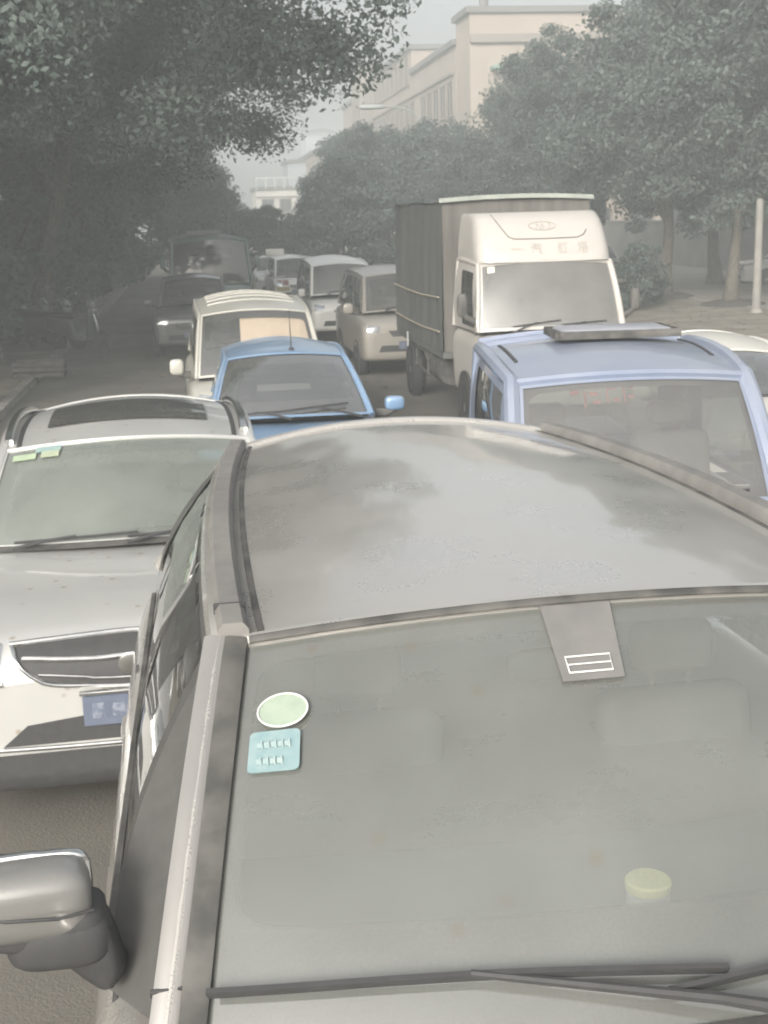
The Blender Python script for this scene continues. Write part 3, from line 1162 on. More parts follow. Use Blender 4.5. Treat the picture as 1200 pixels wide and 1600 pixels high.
ho = m.build('roof_hatch', rough_mat('grey_hatch_cover', (.28, .29, .32), (.35, .36, .39), 6, .5), PICK)
m = MB()
m.add(*sweep([(x, y, 1.895) for x, y in ((-.27, 1.22), (.45, 1.22), (.45, 1.69), (-.27, 1.69), (-.27, 1.22))], rsec(.05, .05)))
m.build('hatch_rim', DUSTY_VEIL_BLACK, ho)
for x in (-.52, .52):
    m = MB()
    m.add(*sweep([cab.roof(x / .62, t) + Vector((0, 0, -.006)) for t in (.28, .45, .6, .8)], rsec(.022, .016)))
    m.build('roof_groove', BLACK, PICK)
m = MB()
m.add(*sweep([cab.RR(u / 10) + Vector((0, .03, .015)) for u in range(-10, 11)], rsec(.03, .045)))
m.build('roof_rear_lip', PICK_BLUE, PICK)
m = MB()
for (sz, ce) in (((1.36, 2.2, .06), (0, 3.2, .60)), ((.04, 2.2, .28), (-.67, 3.2, .76)), ((.04, 2.2, .28), (.67, 3.2, .76)), ((1.30, .04, .28), (0, 2.13, .76)), ((1.30, .04, .28), (0, 4.28, .76))):
    m.add(*box(sz, ce, .01, 1))
m.build('cargo_bed', PICK_BLUE, PICK)
m = MB()
for k, (u, t, w_, h_) in enumerate([(-.50, .86, .06, .02), (-.42, .80, .016, .07), (-.35, .84, .06, .016), (-.33, .77, .05, .016), (-.24, .83, .014, .07), (-.20, .88, .05, .014), (-.17, .78, .045, .016), (-.10, .84, .014, .09), (-.05, .80, .035, .014), (-.04, .88, .035, .014)]):
    m.add(*grid(lambda a, b: cab.wind(u + a * w_ * .6, t + b * h_) + Vector((0, .010, -.008)), [-1, 1], [-1, 1])[:2])
m.build('red_lettering', plain('faded_red', (.34, .10, .09), .9), PICK)

# ------------------------------------------------------------------ white light truck with a dark tarpaulin box
TRUCK_WHITE = paint('cream_white_paint', (.46, .44, .41), .34, 0, .4, .4, dustc=(.36, .33, .28))
TRUCK_GLASS = glass('truck_glass', .45, (.42, .44, .43), (.79, .37, .06, 0, .02, .01), dustc=(.35, .345, .32))
TARP = rough_mat('dark_tarpaulin', (.085, .090, .086), (.115, .118, .11), 2.2, .75, .5, 6, stretch=(1, 1, .25))
TARP2 = rough_mat('brown_tarpaulin', (.105, .10, .09), (.155, .146, .13), 5, .8, .4, 8, stretch=(1.5, 1, .15))
PALE_TARP = rough_mat('pale_green_tarpaulin', (.24, .26, .23), (.31, .33, .29), 3, .7)
cab = Cab(hdr=(.83, .42, 2.16), cowl=(.91, .10, 1.38), rear=(.84, 1.55, 2.2), rbelt=(.90, 1.6, 1.36), bow_h=.10, crown=.05, bow_c=.10, cc=.02, roofb=.03, sideb=.03)
st = [(-.08, .72, 1.15, .62), (-.04, .85, 1.25, .55), (.04, .91, 1.34, .52), (.3, .925, 1.38, .5), (1.0, .925, 1.38, .5), (1.6, .92, 1.37, .5), (1.66, .86, 1.3, .55)]
TRUCK, F = std_vehicle('box_truck', 'white light truck with roof fairing and dark tarpaulin box, behind the blue pickup', 'truck', (2.05, 15.09), 7.5, TRUCK_WHITE, TRUCK_GLASS, st, cab, .95, (.75, 5.0), .40,
                       kit=dict(zh=.86, zg=.95, zb=.66, plate_z=.62, grille_w=.5, gh=.12), mir=((1.08, .20, 1.70), (.06, .05, .14), (.92, .2, 1.5)), mirm=DUSTY_VEIL_BLACK,
                       cabin_kw=dict(windows=((.12, .62),), wv=(.06, .86), wh=(-.94, .94, .04, .95), edge=.03))
# fairing
rows = []
for z, yf, w_ in ((2.18, .30, .90), (2.30, .34, .90), (2.48, .44, .885), (2.64, .56, .865), (2.73, .68, .845), (2.765, .80, .81), (2.75, 1.0, .76)):
    w_ *= .95
    half = [(0, yf), (w_ * .5, yf + .005), (w_ * .8, yf + .03), (w_ * .93, yf + .09), (w_ * .985, yf + .20), (w_, max(yf + .4, .8)), (w_, max(yf + .6, 1.5))]
    rows.append([(-x, y, z) for x, y in half[::-1]][:-1] + [(x, y, z) for x, y in half])
v, f, nx, ny = loft(rows, 4, 4)
m = MB()
m.add(v, f)
m.add(v[(ny - 1) * nx:], [tuple(range(nx))])
TRUCK.scale = (.97, 1, .985)
FAIR = m.build('roof_fairing', TRUCK_WHITE, TRUCK, sharp=50)
ft = BVHTree.FromPolygons([Vector(p) for p in m.v], m.f)


def on_fair(x, z, off):
    h = ft.ray_cast(Vector((x, -2, z)), Vector((0, 1, 0)))
    return (h[0] + Vector((0, -off, off * .4))) if h[0] else Vector((x, .4, z))


m = MB()
m.add(*tube([on_fair(x, z, .004) for x, z in ((-.60, 2.74), (-.56, 2.66), (-.50, 2.56), (-.44, 2.475), (-.38, 2.45), (-.2, 2.447), (0, 2.445), (.2, 2.447), (.42, 2.45), (.50, 2.48), (.55, 2.54))], .007, 6))
m.build('panel_seam', plain('brown_seam', (.18, .15, .13), .8), FAIR)
m = MB()
m.add(*tube([on_fair(.17 * math.cos(a / 12 * math.pi), 2.595 + .05 * math.sin(a / 12 * math.pi), .005) for a in range(25)], .006, 6))
for xx in (-.08, .08):
    m.add(*tube([on_fair(xx, 2.57, .005), on_fair(xx + .03, 2.60, .005), on_fair(xx, 2.62, .005)], .006, 6))
m.add(*tube([on_fair(-.03, 2.56, .005), on_fair(0, 2.62, .005), on_fair(.02, 2.57, .005)], .006, 6))
m.build('fairing_emblem', plain('faded_brown_print', (.42, .385, .345), .8), FAIR)
for k, ch in enumerate('一汽红塔'):
    v, f = text_mesh(ch, .15, .003)
    x0 = (-.36, -.12, .22, .47)[k]
    m = MB()
    m.add([tuple(on_fair(x0 + p[0], 2.32 + p[1], .006) + Vector((0, -p[2], 0))) for p in v], f)
    m.build('lettering', MATS['faded_brown_print'], FAIR, smooth=False)
# cargo box under tarpaulin
BW, B0, B1, BZ0, BZ1 = 1.02, 1.82, 5.9, .98, 2.93


def folds(a, b, amp=.03):
    return amp * (noise.noise(Vector((a * 2.2, b * .5, 3.1))) + .5 * noise.noise(Vector((a * 6, b * .9, 8.2))))


m = MB()
for sg in (-1, 1):
    m.add(*grid(lambda y, z: (sg * (BW + folds(y, z) - .03 * ((z - BZ0) / 2) ** 2), y, z + (.02 * math.sin(y * 1.4) if z > 2.5 else 0)), lin(B0, B1, 50), lin(BZ0, BZ1, 20))[:2])
m.add(*grid(lambda x, z: (x, B0 + folds(x, z), z), lin(-BW + .02, BW - .02, 30), lin(BZ0, BZ1, 20))[:2], 1)
m.add(*grid(lambda x, z: (x, B1 + folds(x, z), z), lin(-BW + .02, BW - .02, 30), lin(BZ0, BZ1, 20))[:2])
m.add(*grid(lambda x, y: (x, y, BZ1 + .03 * (1 - (x / BW) ** 2) + folds(x, y, .04)), lin(-BW, BW, 24), lin(B0 - .02, B1, 40))[:2])
m.add(*box((BW * 2, B1 - B0, .08), (0, (B0 + B1) / 2, BZ0 - .045)))
BOX = m.build('cargo_box', [TARP, TARP2], TRUCK)
m = MB()
m.add(*sweep([(x, B0 - .03 - .02 * math.cos(x * 2), BZ1 - .02 + .035 * (1 - (x / BW) ** 2)) for x in [(-BW - .02) + i * (2 * BW + .04) / 20 for i in range(21)]], rsec(.08, .055, .6)))
m.build('tarpaulin_hem', PALE_TARP, BOX)
m = MB()
for z in (1.25, 1.7):
    m.add(*tube([(-BW - .03, B0 + .1, z), (-BW - .035, 3.2, z - .03), (-BW - .04, 4.7, z - .02), (-BW - .03, B1 - .05, z)], .012, 6))
m.build('lashing_rope', rough_mat('rope', (.3, .26, .2), (.36, .32, .25), 30, .9), BOX)
m = MB()
for x in (-.40, .40):
    m.add(*box((.09, 5.2, .16), (x, 3.6, .80), .01, 1))
for y in (1.9, 3.4, 5.0, 6.1):
    m.add(*box((.78, .08, .12), (0, y, .80)))
m.build('chassis', BLACK, TRUCK)
m = MB()
m.add(*lathe([(.20, -.4), (.22, -.38), (.22, .38), (.20, .4)], (-.78, 2.7, .68), 'y', 20))
m.build('fuel_tank', DUSTY_VEIL_BLACK, TRUCK)
for sg in (-1, 1):
    m = MB()
    for z in (.55, .85):
        m.add(*box((.03, 1.2, .05), (sg * .98, 3.7, z), .01, 1))
    for y in (3.2, 4.2):
        m.add(*box((.03, .05, .45), (sg * .98, y, .72), .01, 1))
    m.build('side_guard', DUSTY_VEIL_BLACK, TRUCK)
m = MB()
m.add(*box((1.84, .14, .22), (0, -.08, .60), .04, 3))
m.build('bumper', WHITE, TRUCK)
m = MB()
m.add(*box((.012, .05, .22), (-1.10, 4.3, .95), .003, 1))
m.build('reflector_strip', WHITE, BOX)
m = MB()
m.add(*grid(lambda u, t: cab.wind(-.82 + u * .05, .88 + t * .05) + Vector((0, -.004, .004)), [-1, 1], [-1, 1])[:2])
m.build('sticker', plain('cream_sticker', (.70, .72, .58), .5), TRUCK)
m = MB()
m.add(*grid(lambda u, t: (u * .80, cab.C(0).y + .20 + .1 * t, 1.42 + .09 * t), lin(-1, 1, 10), lin(0, 1, 3))[:2])
m.build('dash_trim', rough_mat('reddish_dash', (.20, .13, .12), (.26, .18, .16), 8, .7), TRUCK)

# ------------------------------------------------------------------ vehicles further back
MPV_BEIGE = paint('sand_beige_paint', (.30, .275, .235), .4, .2, .4, .6)
G_FAR = glass('far_glass', .18, (.30, .32, .32), (.56, .30, .05, 0, 0, .01))
cab = Cab(hdr=(.64, 1.25, 1.68), cowl=(.74, .62, 1.08), rear=(.64, 4.0, 1.70), rbelt=(.78, 4.2, 1.05), bow_h=.08, crown=.06, bow_c=.10, roofb=.08)
st = [(0, .66, .78, .40), (.03, .78, .90, .32), (.15, .84, 1.0, .28), (.5, .86, 1.05, .27), (1.2, .87, 1.05, .27), (3.9, .86, 1.05, .28), (4.2, .82, 1.0, .32), (4.3, .7, .9, .4)]
MPV, F = std_vehicle('people_carrier', 'sand beige people carrier with a dark shaded flank, half hidden behind the truck box', 'car', (.56, 22.18), 8, MPV_BEIGE, G_FAR, st, cab, .86, (.8, 3.3), .32, kit=dict(zh=.84, zg=.76, zb=.5, plate_z=.56),
                     mir=((.98, .85, 1.16), (.09, .05, .09), (.82, .9, 1.08)), cabin_kw=dict(windows=((.08, .32), (.36, .64), (.68, .93))))
cab = Cab(hdr=(.64, 1.05, 1.68), cowl=(.74, .50, 1.05), rear=(.63, 3.7, 1.72), rbelt=(.74, 3.85, 1.0), bow_h=.10, crown=.06, bow_c=.10, cc=.03, roofb=.12, rcrown=.08)
WV, F = std_vehicle('minivan', 'white minivan with dark side windows, far down the queue beyond the beige people carrier', 'van', (-.68, 28.6), 9, paint('white_van_paint', (.76, .75, .70), .16, 0, .35, .6), glass('far_glass_pale', .35, (.3, .32, .34), (.60, .3, .05, 0, 0, .01)), vst, cab, .82, (.75, 3.1), .29,
                    kit=dict(zh=.80, zg=.70, zb=.46, plate_z=.55, grille_w=.3), mir=((.93, .7, 1.12), (.08, .05, .09), (.78, .72, 1.02)), cabin_kw=dict(windows=((.06, .30), (.34, .62), (.66, .94)), frame_mat=None))
cab = Cab(hdr=(.62, 1.75, 1.52), cowl=(.72, 1.1, 1.02), rear=(.60, 3.2, 1.52), rbelt=(.74, 3.8, 1.02), bow_h=.10, crown=.06, bow_c=.16, roofb=.05)
dst = [(0, .6, .74, .36), (.03, .76, .84, .30), (.14, .82, .92, .26), (.5, .85, .98, .25), (1.1, .86, 1.02, .25), (2.2, .86, 1.01, .25), (3.7, .85, 1.01, .27), (4.1, .8, .97, .32), (4.2, .7, .88, .4)]
std_vehicle('hatchback', 'dark grey car left of the beige minivan and in front of the minibus', 'car', (-3.74, 26.3), 8, paint('dark_grey_paint', (.07, .075, .08), .35, .3, .3, .8), G_FAR, dst, cab, .86, (.8, 3.3), .31, kit=dict(zh=.78, zg=.66, zb=.44, plate_z=.5), mir=((.96, 1.2, 1.1), (.09, .05, .065), (.8, 1.25, 1.02)))
# minibus
BUS_T = paint('dark_teal_paint', (.13, .20, .195), .3, 0, .35, .6, dustc=(.30, .32, .30))
cab = Cab(hdr=(.93, .22, 2.26), cowl=(1.0, .06, 1.2), rear=(.93, 6.2, 2.28), rbelt=(1.0, 6.3, 1.2), bow_h=.08, crown=.10, bow_c=.08, cc=.0, roofb=.04, rcrown=.1)
bst = [(-.05, .85, 1.0, .45), (-.02, .95, 1.12, .40), (.06, 1.0, 1.2, .38), (.5, 1.01, 1.2, .36), (3, 1.01, 1.2, .36), (6.1, 1.01, 1.2, .36), (6.32, .96, 1.18, .4), (6.38, .85, 1.0, .45)]
BUS, F = std_vehicle('minibus', 'dark teal minibus with a pale route board, under the trees far back on the left', 'bus', (-4.17, 32.73), 9, BUS_T, G_FAR, bst, cab, 1.01, (1.1, 5.0), .38, kit=dict(zh=.75, zg=.85, zb=.55, plate_z=.6, grille_w=.4),
                     mir=((1.18, .1, 1.75), (.07, .05, .14), (1.0, .12, 1.5)), cabin_kw=dict(windows=((.03, .18), (.20, .38), (.40, .58), (.60, .78), (.80, .97)), wh=(-.95, .95, .02, .93), edge=.05), interior_kw=dict(seat_y=1.2))
m = MB()
for x in (-.36, .28):
    m.add(*box((.60, .02, .20), (x, .20, 2.05), .005, 1))
m.build('route_board', plain('pale_board', (.42, .42, .40), .6), BUS)
m = MB()
m.add(*box((.9, .5, .12), (-.1, 1.6, 2.46), .04))
m.build('roof_vent', plain('grey_vent', (.4, .4, .38), .6), BUS)
# taxi
cab = Cab(hdr=(.60, 1.75, 1.42), cowl=(.72, 1.05, .98), rear=(.58, 3.1, 1.40), rbelt=(.70, 3.7, .98), bow_h=.10, crown=.05, bow_c=.16, roofb=.04)
TAXI_W = paint('taxi_white_paint', (.72, .71, .66), .15, 0, .35, .6)
TAXI, F = std_vehicle('taxi', 'white taxi saloon with a white roof sign, far off to the right of the minibus', 'taxi', (-3.45, 45.2), 8, TAXI_W, G_FAR, dst, cab, .86, (.8, 3.3), .31, kit=dict(zh=.74, zg=.64, zb=.44, plate_z=.5), mir=((.96, 1.15, 1.05), (.09, .05, .065), (.8, 1.2, .98)))
m = MB()
m.add(*box((.66, .16, .22), (.08, 2.2, 1.62), .04, 3))
so = m.build('roof_sign', plain('sign_white', (.85, .84, .76), .5), TAXI)
m = MB()
m.add(*box((.70, .14, .03), (.08, 2.2, 1.495), .01, 1))
m.build('sign_base', BLACK, so)
# red and white van
cab = Cab(hdr=(.62, 1.0, 1.50), cowl=(.70, .42, .98), rear=(.62, 3.6, 1.52), rbelt=(.74, 3.75, .95), bow_h=.08, crown=.05, bow_c=.10, cc=.03, roofb=.04)
rv, F = std_vehicle('minivan', 'white minivan with a red and yellow patch on its front, beside the taxi', 'van', (-2.45, 40.6), 9, paint('white_van_paint', (.76, .75, .70), .16), G_FAR, vst, cab, .82, (.75, 3.1), .29, kit=dict(zh=.78, zg=.70, zb=.46, plate_z=.55, grille_w=.3), mir=((.93, .7, 1.12), (.08, .05, .09), (.78, .72, 1.02)))
m = MB()
m.add(*F.patch([(-.70, .90), (-.70, .74), (-.30, .74), (-.30, .90)], .004, .08))
m.build('red_panel', plain('red_paint', (.26, .10, .10), .5), rv)
m = MB()
m.add(*F.patch([(-.69, .70), (-.68, .58), (-.30, .58), (-.30, .70)], .004, .08))
m.build('yellow_panel', plain('yellow_paint', (.40, .34, .14), .5), rv)
# white saloon to the right of the truck
cab = Cab(hdr=(.55, 1.85, 1.28), cowl=(.66, 1.15, .91), rear=(.52, 3.1, 1.32), rbelt=(.68, 3.7, .98), bow_h=.10, crown=.06, bow_c=.16, roofb=.05)
sst = [(0, .6, .70, .36), (.03, .74, .78, .28), (.14, .79, .86, .24), (.5, .82, .92, .23), (1.2, .82, .96, .23), (2.2, .82, .96, .23), (3.7, .81, .98, .25), (4.2, .78, .95, .3), (4.35, .68, .85, .4)]
std_vehicle('saloon', 'white saloon car, only its pale roof showing past the right end of the blue pickup', 'car', (3.34, 10.9), -3, paint('ivory_paint', (.74, .72, .66), .2, 0, .35, .6, dustc=(.5, .46, .38)), G_CLEAR, [(q[0] * .94, q[1] * .91, q[2], q[3]) for q in sst], cab, .75, (.8, 3.4), .31, kit=dict(zh=.70, zg=.6, zb=.4, plate_z=.46), mir=((.92, 1.25, 1.02), (.09, .05, .065), (.76, 1.3, .95)))
# parked on the right-hand side, side-on
std_vehicle('saloon', 'white saloon parked side-on beyond the pole at the right edge', 'car', (12.3, 44.6), -86, paint('parked_white_paint', (.74, .74, .70), .12, 0, .35, .6), G_FAR, sst, cab, .82, (.8, 3.4), .31, kit=dict(zh=.70, zg=.6, zb=.4, plate_z=.46), mir=((.92, 1.25, 1.02), (.09, .05, .065), (.76, 1.3, .95)))
std_vehicle('hatchback', 'pale grey car parked behind the leaning tree trunk, between that trunk and the truck cab', 'car', (8.2, 45.5), 12, paint('pale_grey_paint', (.42, .42, .40), .3, .2, .35, .6), G_FAR, dst, Cab(hdr=(.62, 1.75, 1.52), cowl=(.72, 1.1, 1.02), rear=(.60, 3.2, 1.52), rbelt=(.74, 3.8, 1.02), bow_h=.10, crown=.06, bow_c=.16, roofb=.05), .86, (.8, 3.3), .31, kit=dict(zh=.78, zg=.66, zb=.44, plate_z=.5))

# ================================================================== trees
def leaf_mat(name, a, b, c):
    m, n, out = _new(name)
    p = n.nodes.new('ShaderNodeBsdfPrincipled')
    oi = n.nodes.new('ShaderNodeObjectInfo')
    g = n.nodes.new('ShaderNodeNewGeometry')
    f = _ramp(n, _noise(n, .55, 3), .35, .65)
    c1 = _mix(n, f, a, b)
    c2 = _mix(n, _ramp(n, g.outputs['Random Per Island'], 0, 1, 0, .6), c1, c)
    hs = n.nodes.new('ShaderNodeHueSaturation')
    n.links.new(_ramp(n, oi.outputs['Random'], 0, 1, .8, 1.2), hs.inputs['Value'])
    n.links.new(c2, hs.inputs['Color'])
    n.links.new(hs.outputs[0], p.inputs['Base Color'])
    p.inputs['Roughness'].default_value = .55
    p.inputs['Specular IOR Level'].default_value = .3
    tl = n.nodes.new('ShaderNodeBsdfTranslucent')
    n.links.new(hs.outputs[0], tl.inputs[0])
    mx = n.nodes.new('ShaderNodeMixShader')
    mx.inputs[0].default_value = .38
    n.links.new(p.outputs[0], mx.inputs[1])
    n.links.new(tl.outputs[0], mx.inputs[2])
    n.links.new(mx.outputs[0], out.inputs[0])
    return m


LEAF = leaf_mat('dusty_veiled_foliage', (.074, .102, .088), (.11, .143, .124), (.145, .176, .156))  # dusty leaf tones, paled so the veil sits in the colour too
BARK = rough_mat('bark', (.075, .065, .052), (.15, .13, .105), 9, .95, .6, 30, stretch=(3, 3, .6))
PALE_BARK = rough_mat('pale_bark', (.24, .22, .19), (.34, .31, .27), 7, .95, .5, 30, stretch=(2, 2, .6))


def crown_mesh(name, blobs, n_clump, n_leaf, leaf, seed):
    """leaf quads in clumps filling a union of ellipsoids; blobs: (cx,cy,cz,rx,ry,rz)"""
    g = np.random.default_rng(seed)
    B = np.array(blobs, float)
    vol = B[:, 3] * B[:, 4] * B[:, 5]
    k = g.choice(len(B), n_clump, p=vol / vol.sum())
    d = g.normal(size=(n_clump, 3))
    d /= np.linalg.norm(d, axis=1)[:, None]
    r = g.uniform(.30, 1.0, n_clump) ** .45
    cc = B[k, :3] + d * r[:, None] * B[k, 3:] * .93
    cr = g.uniform(.35, .85, n_clump) * (B[k, 5].clip(1, 3) / 2.2)
    ci = g.integers(0, n_clump, n_leaf)
    dd = g.normal(size=(n_leaf, 3))
    dd /= np.linalg.norm(dd, axis=1)[:, None]
    P = cc[ci] + dd * (g.uniform(0, 1, n_leaf) ** .5)[:, None] * cr[ci][:, None] * np.array([1.15, 1.15, .75])
    # a leaf: a kinked rhombus with a random tilt, hanging outwards
    nrm = g.normal(size=(n_leaf, 3)) + np.array([0, 0, .9]) + .5 * dd
    nrm /= np.linalg.norm(nrm, axis=1)[:, None]
    ax = np.cross(nrm, g.normal(size=(n_leaf, 3)))
    ax /= np.linalg.norm(ax, axis=1)[:, None]
    bx = np.cross(nrm, ax)
    L = (leaf * g.uniform(.6, 1.35, n_leaf))[:, None]
    V = np.stack([P - ax * L * .5, P + bx * L * .26 + nrm * L * .06, P + ax * L * .5, P - bx * L * .26 + nrm * L * .06], 1).reshape(-1, 3)
    me = bpy.data.meshes.new(name)
    me.vertices.add(len(V))
    me.vertices.foreach_set('co', V.ravel())
    me.loops.add(n_leaf * 4)
    me.loops.foreach_set('vertex_index', np.arange(n_leaf * 4))
    me.polygons.add(n_leaf)
    me.polygons.foreach_set('loop_start', np.arange(0, n_leaf * 4, 4))
    me.materials.append(LEAF)
    me.update(calc_edges=True)
    return me, cc


def trunk_mesh(name, h, r, cc, seed, lean=(0, 0), mat=None):
    g = random.Random(seed)
    m = MB()
    top = Vector((lean[0], lean[1], h))
    path = [Vector((lean[0] * t ** 1.4 + .06 * math.sin(t * 5 + seed), lean[1] * t ** 1.4 + .05 * math.sin(t * 4 + seed * 2), h * t)) for t in [i / 8 for i in range(9)]]
    rad = [r * (1.55 - .0 * i if i == 0 else (1.12 if i == 1 else 1.0 - .05 * i)) for i in range(9)]
    m.add(*tube(path, rad, 12))
    for k in range(10):
        c = Vector(cc[g.randrange(len(cc))])
        s = path[5 + k % 4]
        q = s.lerp(c, .5) + Vector((g.uniform(-.3, .3), g.uniform(-.3, .3), g.uniform(.1, .5)))
        m.add(*tube([s, s.lerp(q, .5) + Vector((0, 0, .1)), q, c.lerp(q, .3)], [r * .5, r * .36, r * .22, r * .08], 7))
    o = m.build(name, mat or BARK, sharp=0)
    me = o.data
    bpy.data.objects.remove(o)
    return me


PROTO = {}


def tree_kind(key, blobs, n_clump, n_leaf, leaf, h, r, seed, lean=(0, 0), mat=None):
    cm, cc = crown_mesh('crown', blobs, n_clump, n_leaf, leaf, seed)
    PROTO[key] = (cm, trunk_mesh('trunk', h, r, cc, seed, lean, mat))


tree_kind('overhang', [(1.7, 0, 5.1, 4.6, 4.6, 2.0), (-.9, 0, 8.0, 5.2, 5.0, 3.2), (1.9, 1.2, 6.0, 3.9, 3.6, 1.7), (-2.0, -.5, 4.4, 3.2, 3.6, 1.9)], 440, 170000, .095, 4.0, .24, 3, (.8, 0))
tree_kind('broad', [(0, 0, 5.2, 4.2, 4.2, 2.4), (.3, .3, 7.6, 3.4, 3.6, 2.2), (0, 0, 3.5, 3.4, 3.4, 1.6)], 240, 60000, .165, 3.6, .21, 11)
tree_kind('tall', [(0, 0, 5.0, 3.0, 3.0, 2.2), (.2, 0, 7.6, 2.8, 2.8, 2.4), (-.3, .2, 9.6, 1.9, 1.9, 1.8), (0, 0, 3.3, 2.5, 2.5, 1.4)], 220, 56000, .165, 3.6, .17, 23, (.2, .1))
tree_kind('low', [(0, 0, 3.9, 2.7, 2.7, 2.0), (.4, -.2, 5.6, 2.0, 2.0, 1.5)], 150, 28000, .20, 2.4, .14, 31)
tree_kind('shrub', [(0, 0, .9, 1.2, 1.0, .85), (.4, .1, 1.5, .7, .7, .6)], 40, 7000, .13, .7, .05, 41)
tree_kind('pale', [(0, 0, 6.2, 3.6, 3.6, 2.6)], 180, 44000, .15, 4.0, .15, 53, (.15, 0), PALE_BARK)


def tree(key, x, y, s, rot, label, group, name='tree', cat='tree', z=.1, zs=None):
    t = thing(name, label, cat, (x, y, z), rot, group)
    t.scale = (s, s, zs or s)
    cm, tm = PROTO[key]
    for nm, me in (('crown', cm), ('trunk', tm)):
        o = bpy.data.objects.new(nm, me)
        COL.objects.link(o)
        o.parent = t
    return t


def rtree(key, lat, al, s, rot, label, group, **k):
    x, y = rw(lat, al)
    return tree(key, x, y, s, rot, label, group, **k)


GL = 'trees along the left side of the road'
GR = 'trees along the right side of the road'
LT = [('overhang', -3.7, 19.5, 1.12, 0, 'large dark tree on the left whose crown leans furthest out over the queue'),
      ('broad', -11.0, 14.5, 1.2, 40, 'nearest tree, its crown filling the top left corner'),
      ('pale', -4.2, 26.8, 1.15, 80, 'pale trunked tree at the left edge beside the scooters'),
      ('overhang', -3.6, 31.0, 1.1, 25, 'dark tree on the left verge, second back from the leaning one'),
      ('broad', -3.6, 41.0, 1.15, 130, 'tree on the left verge above the minibus'),
      ('tall', -7.8, 20.5, 1.25, 200, 'tall tree behind the scooters against the left wall'),
      ('broad', -8.0, 33.0, 1.25, 260, 'broad tree behind the pale trunked one on the left'),
      ('tall', -3.6, 51.0, 1.2, 10, 'slim tall tree on the left far beyond the minibus'),
      ('broad', -3.4, 62.0, 1.15, 75, 'furthest tree standing on the left verge'),
      ('broad', -8.5, 48.0, 1.3, 170, 'broad tree behind the left wall beyond the dark car'),
      ('tall', -12.5, 25.0, 1.35, 300, 'tall tree over the roof of the left shop'),
      ('broad', -13.0, 40.0, 1.45, 45, 'wide tree over the left wall, far back')]
for key, la, al, s, ro, lb in LT:
    rtree(key, la, al, s, ro + YAW * 0, lb, GL)
RT = [('broad', 8.76, 39.4, .95, 15, 'tree on the right with a flared trunk foot in a dark tree pit'),
      ('tall', 9.76, 35.5, 1.02, 60, 'right hand tree with a straight dark trunk just left of the pole'),
      ('broad', 13.6, 33.0, 1.25, 110, 'tree at the right edge, nearest on that side'),
      ('broad', 11.8, 45.5, 1.08, 210, 'tree on the right behind the straight dark trunk'),
      ('tall', 6.6, 48.0, .80, 20, 'tree directly above the truck cab on the right verge'),
      ('pale', 8.0, 56.0, 1.05, 95, 'hazy tall tree in front of the tan building'),
      ('low', 4.6, 55.0, .85, 40, 'low tree above the truck box'),
      ('low', 2.5, 62.0, .95, 140, 'low round tree left of the truck box top'),
      ('low', .4, 70.0, 1.05, 250, 'low tree beneath the street lamp'),
      ('low', -1.6, 80.0, 1.1, 310, 'low tree in front of the far grey tower'),
      ('low', -3.6, 92.0, .6, 80, 'furthest low tree in the middle of the view'),
      ('low', -7.6, 84.0, .5, 20, 'small far tree above the taxi roof sign'),
      ('low', -5.4, 66.0, .48, 120, 'low tree straight behind the taxi'),
      ('low', -9.6, 70.0, .95, 200, 'low tree behind the minibus roof'),
      ('low', -13.0, 88.0, 1.2, 300, 'far low tree left of the minibus'),
      ('low', -10.6, 100.0, .6, 270, 'most distant low tree at the bend'),
      ('low', -1.5, 60.0, .80, 45, 'low tree above the white minivan'),
      ('low', 4.0, 68.0, 1.05, 190, 'bushy tree at the foot of the tan building'),
      ('broad', 16.5, 41.0, 1.15, 330, 'tree over the boundary wall at the far right')]
for key, x, y, s, ro, lb in RT:
    tree(key, x, y, s, ro, lb, GR)
for i, (x, y, s, lb) in enumerate([(6.7, 34.6, .85, 'dark shrub on the right verge beside the truck cab'), (7.6, 36.6, .7, 'smaller shrub behind the one beside the truck cab'),
                                   (-9.2, 34.0, 1.2, 'shrub against the left wall nearest the dark car'), (-9.6, 27.5, 1.3, 'dense shrub behind the parked scooters'), (-10.6, 40.0, 1.4, 'shrub halfway along the left wall'),
                                   (-9.4, 36.8, 1.9, 'big bush on the left verge level with the minibus'), (-10.5, 46.0, 2.2, 'tall bush behind the minibus on the left verge'),
                                   (-11.5, 55.0, 2.4, 'tall bush on the left verge beyond the minibus'), (-12.5, 64.0, 2.6, 'far tall bush closing the left verge'),
                                   (-9.0, 66.0, 2.2, 'bush behind the minibus roof at the bend'), (-6.8, 62.0, 1.5, 'bush behind the taxi at the bend'),
                                   (-4.2, 64.0, 1.4, 'bush between the taxi and the white minivan'), (-1.8, 60.0, 2.0, 'bush directly behind the white minivan'),
                                   (.8, 58.0, 2.0, 'bush left of the truck box'), (-7.9, 24.2, 1.5, 'bush at the left edge behind the pale trunk'), (-9.0, 31.0, 1.7, 'bush behind the furthest scooter'),
                                   (-11.0, 33.5, 2.0, 'bush against the shop wall')]):
    tree('shrub', x, y, s, i * 70, lb, 'shrubs on the verges', 'shrub', 'shrub')
for x, y, lb in ((8.76, 39.4, 'dark earth mound around the flared tree foot'), (9.76, 35.5, 'dark earth mound around the straight dark trunk')):
    m = MB()
    m.add(*lathe([(.95, -.05), (.85, .06), (.55, .14), (.1, .17)], (0, 0, 0), 'z', 20))
    o = m.build('tree_pit', rough_mat('dark_soil', (.05, .045, .04), (.09, .08, .07), 6, .95, .6, 20))
    o.location = (x, y, .09)
    tag(o, lb, 'tree pit', 'tree pits on the right verge')

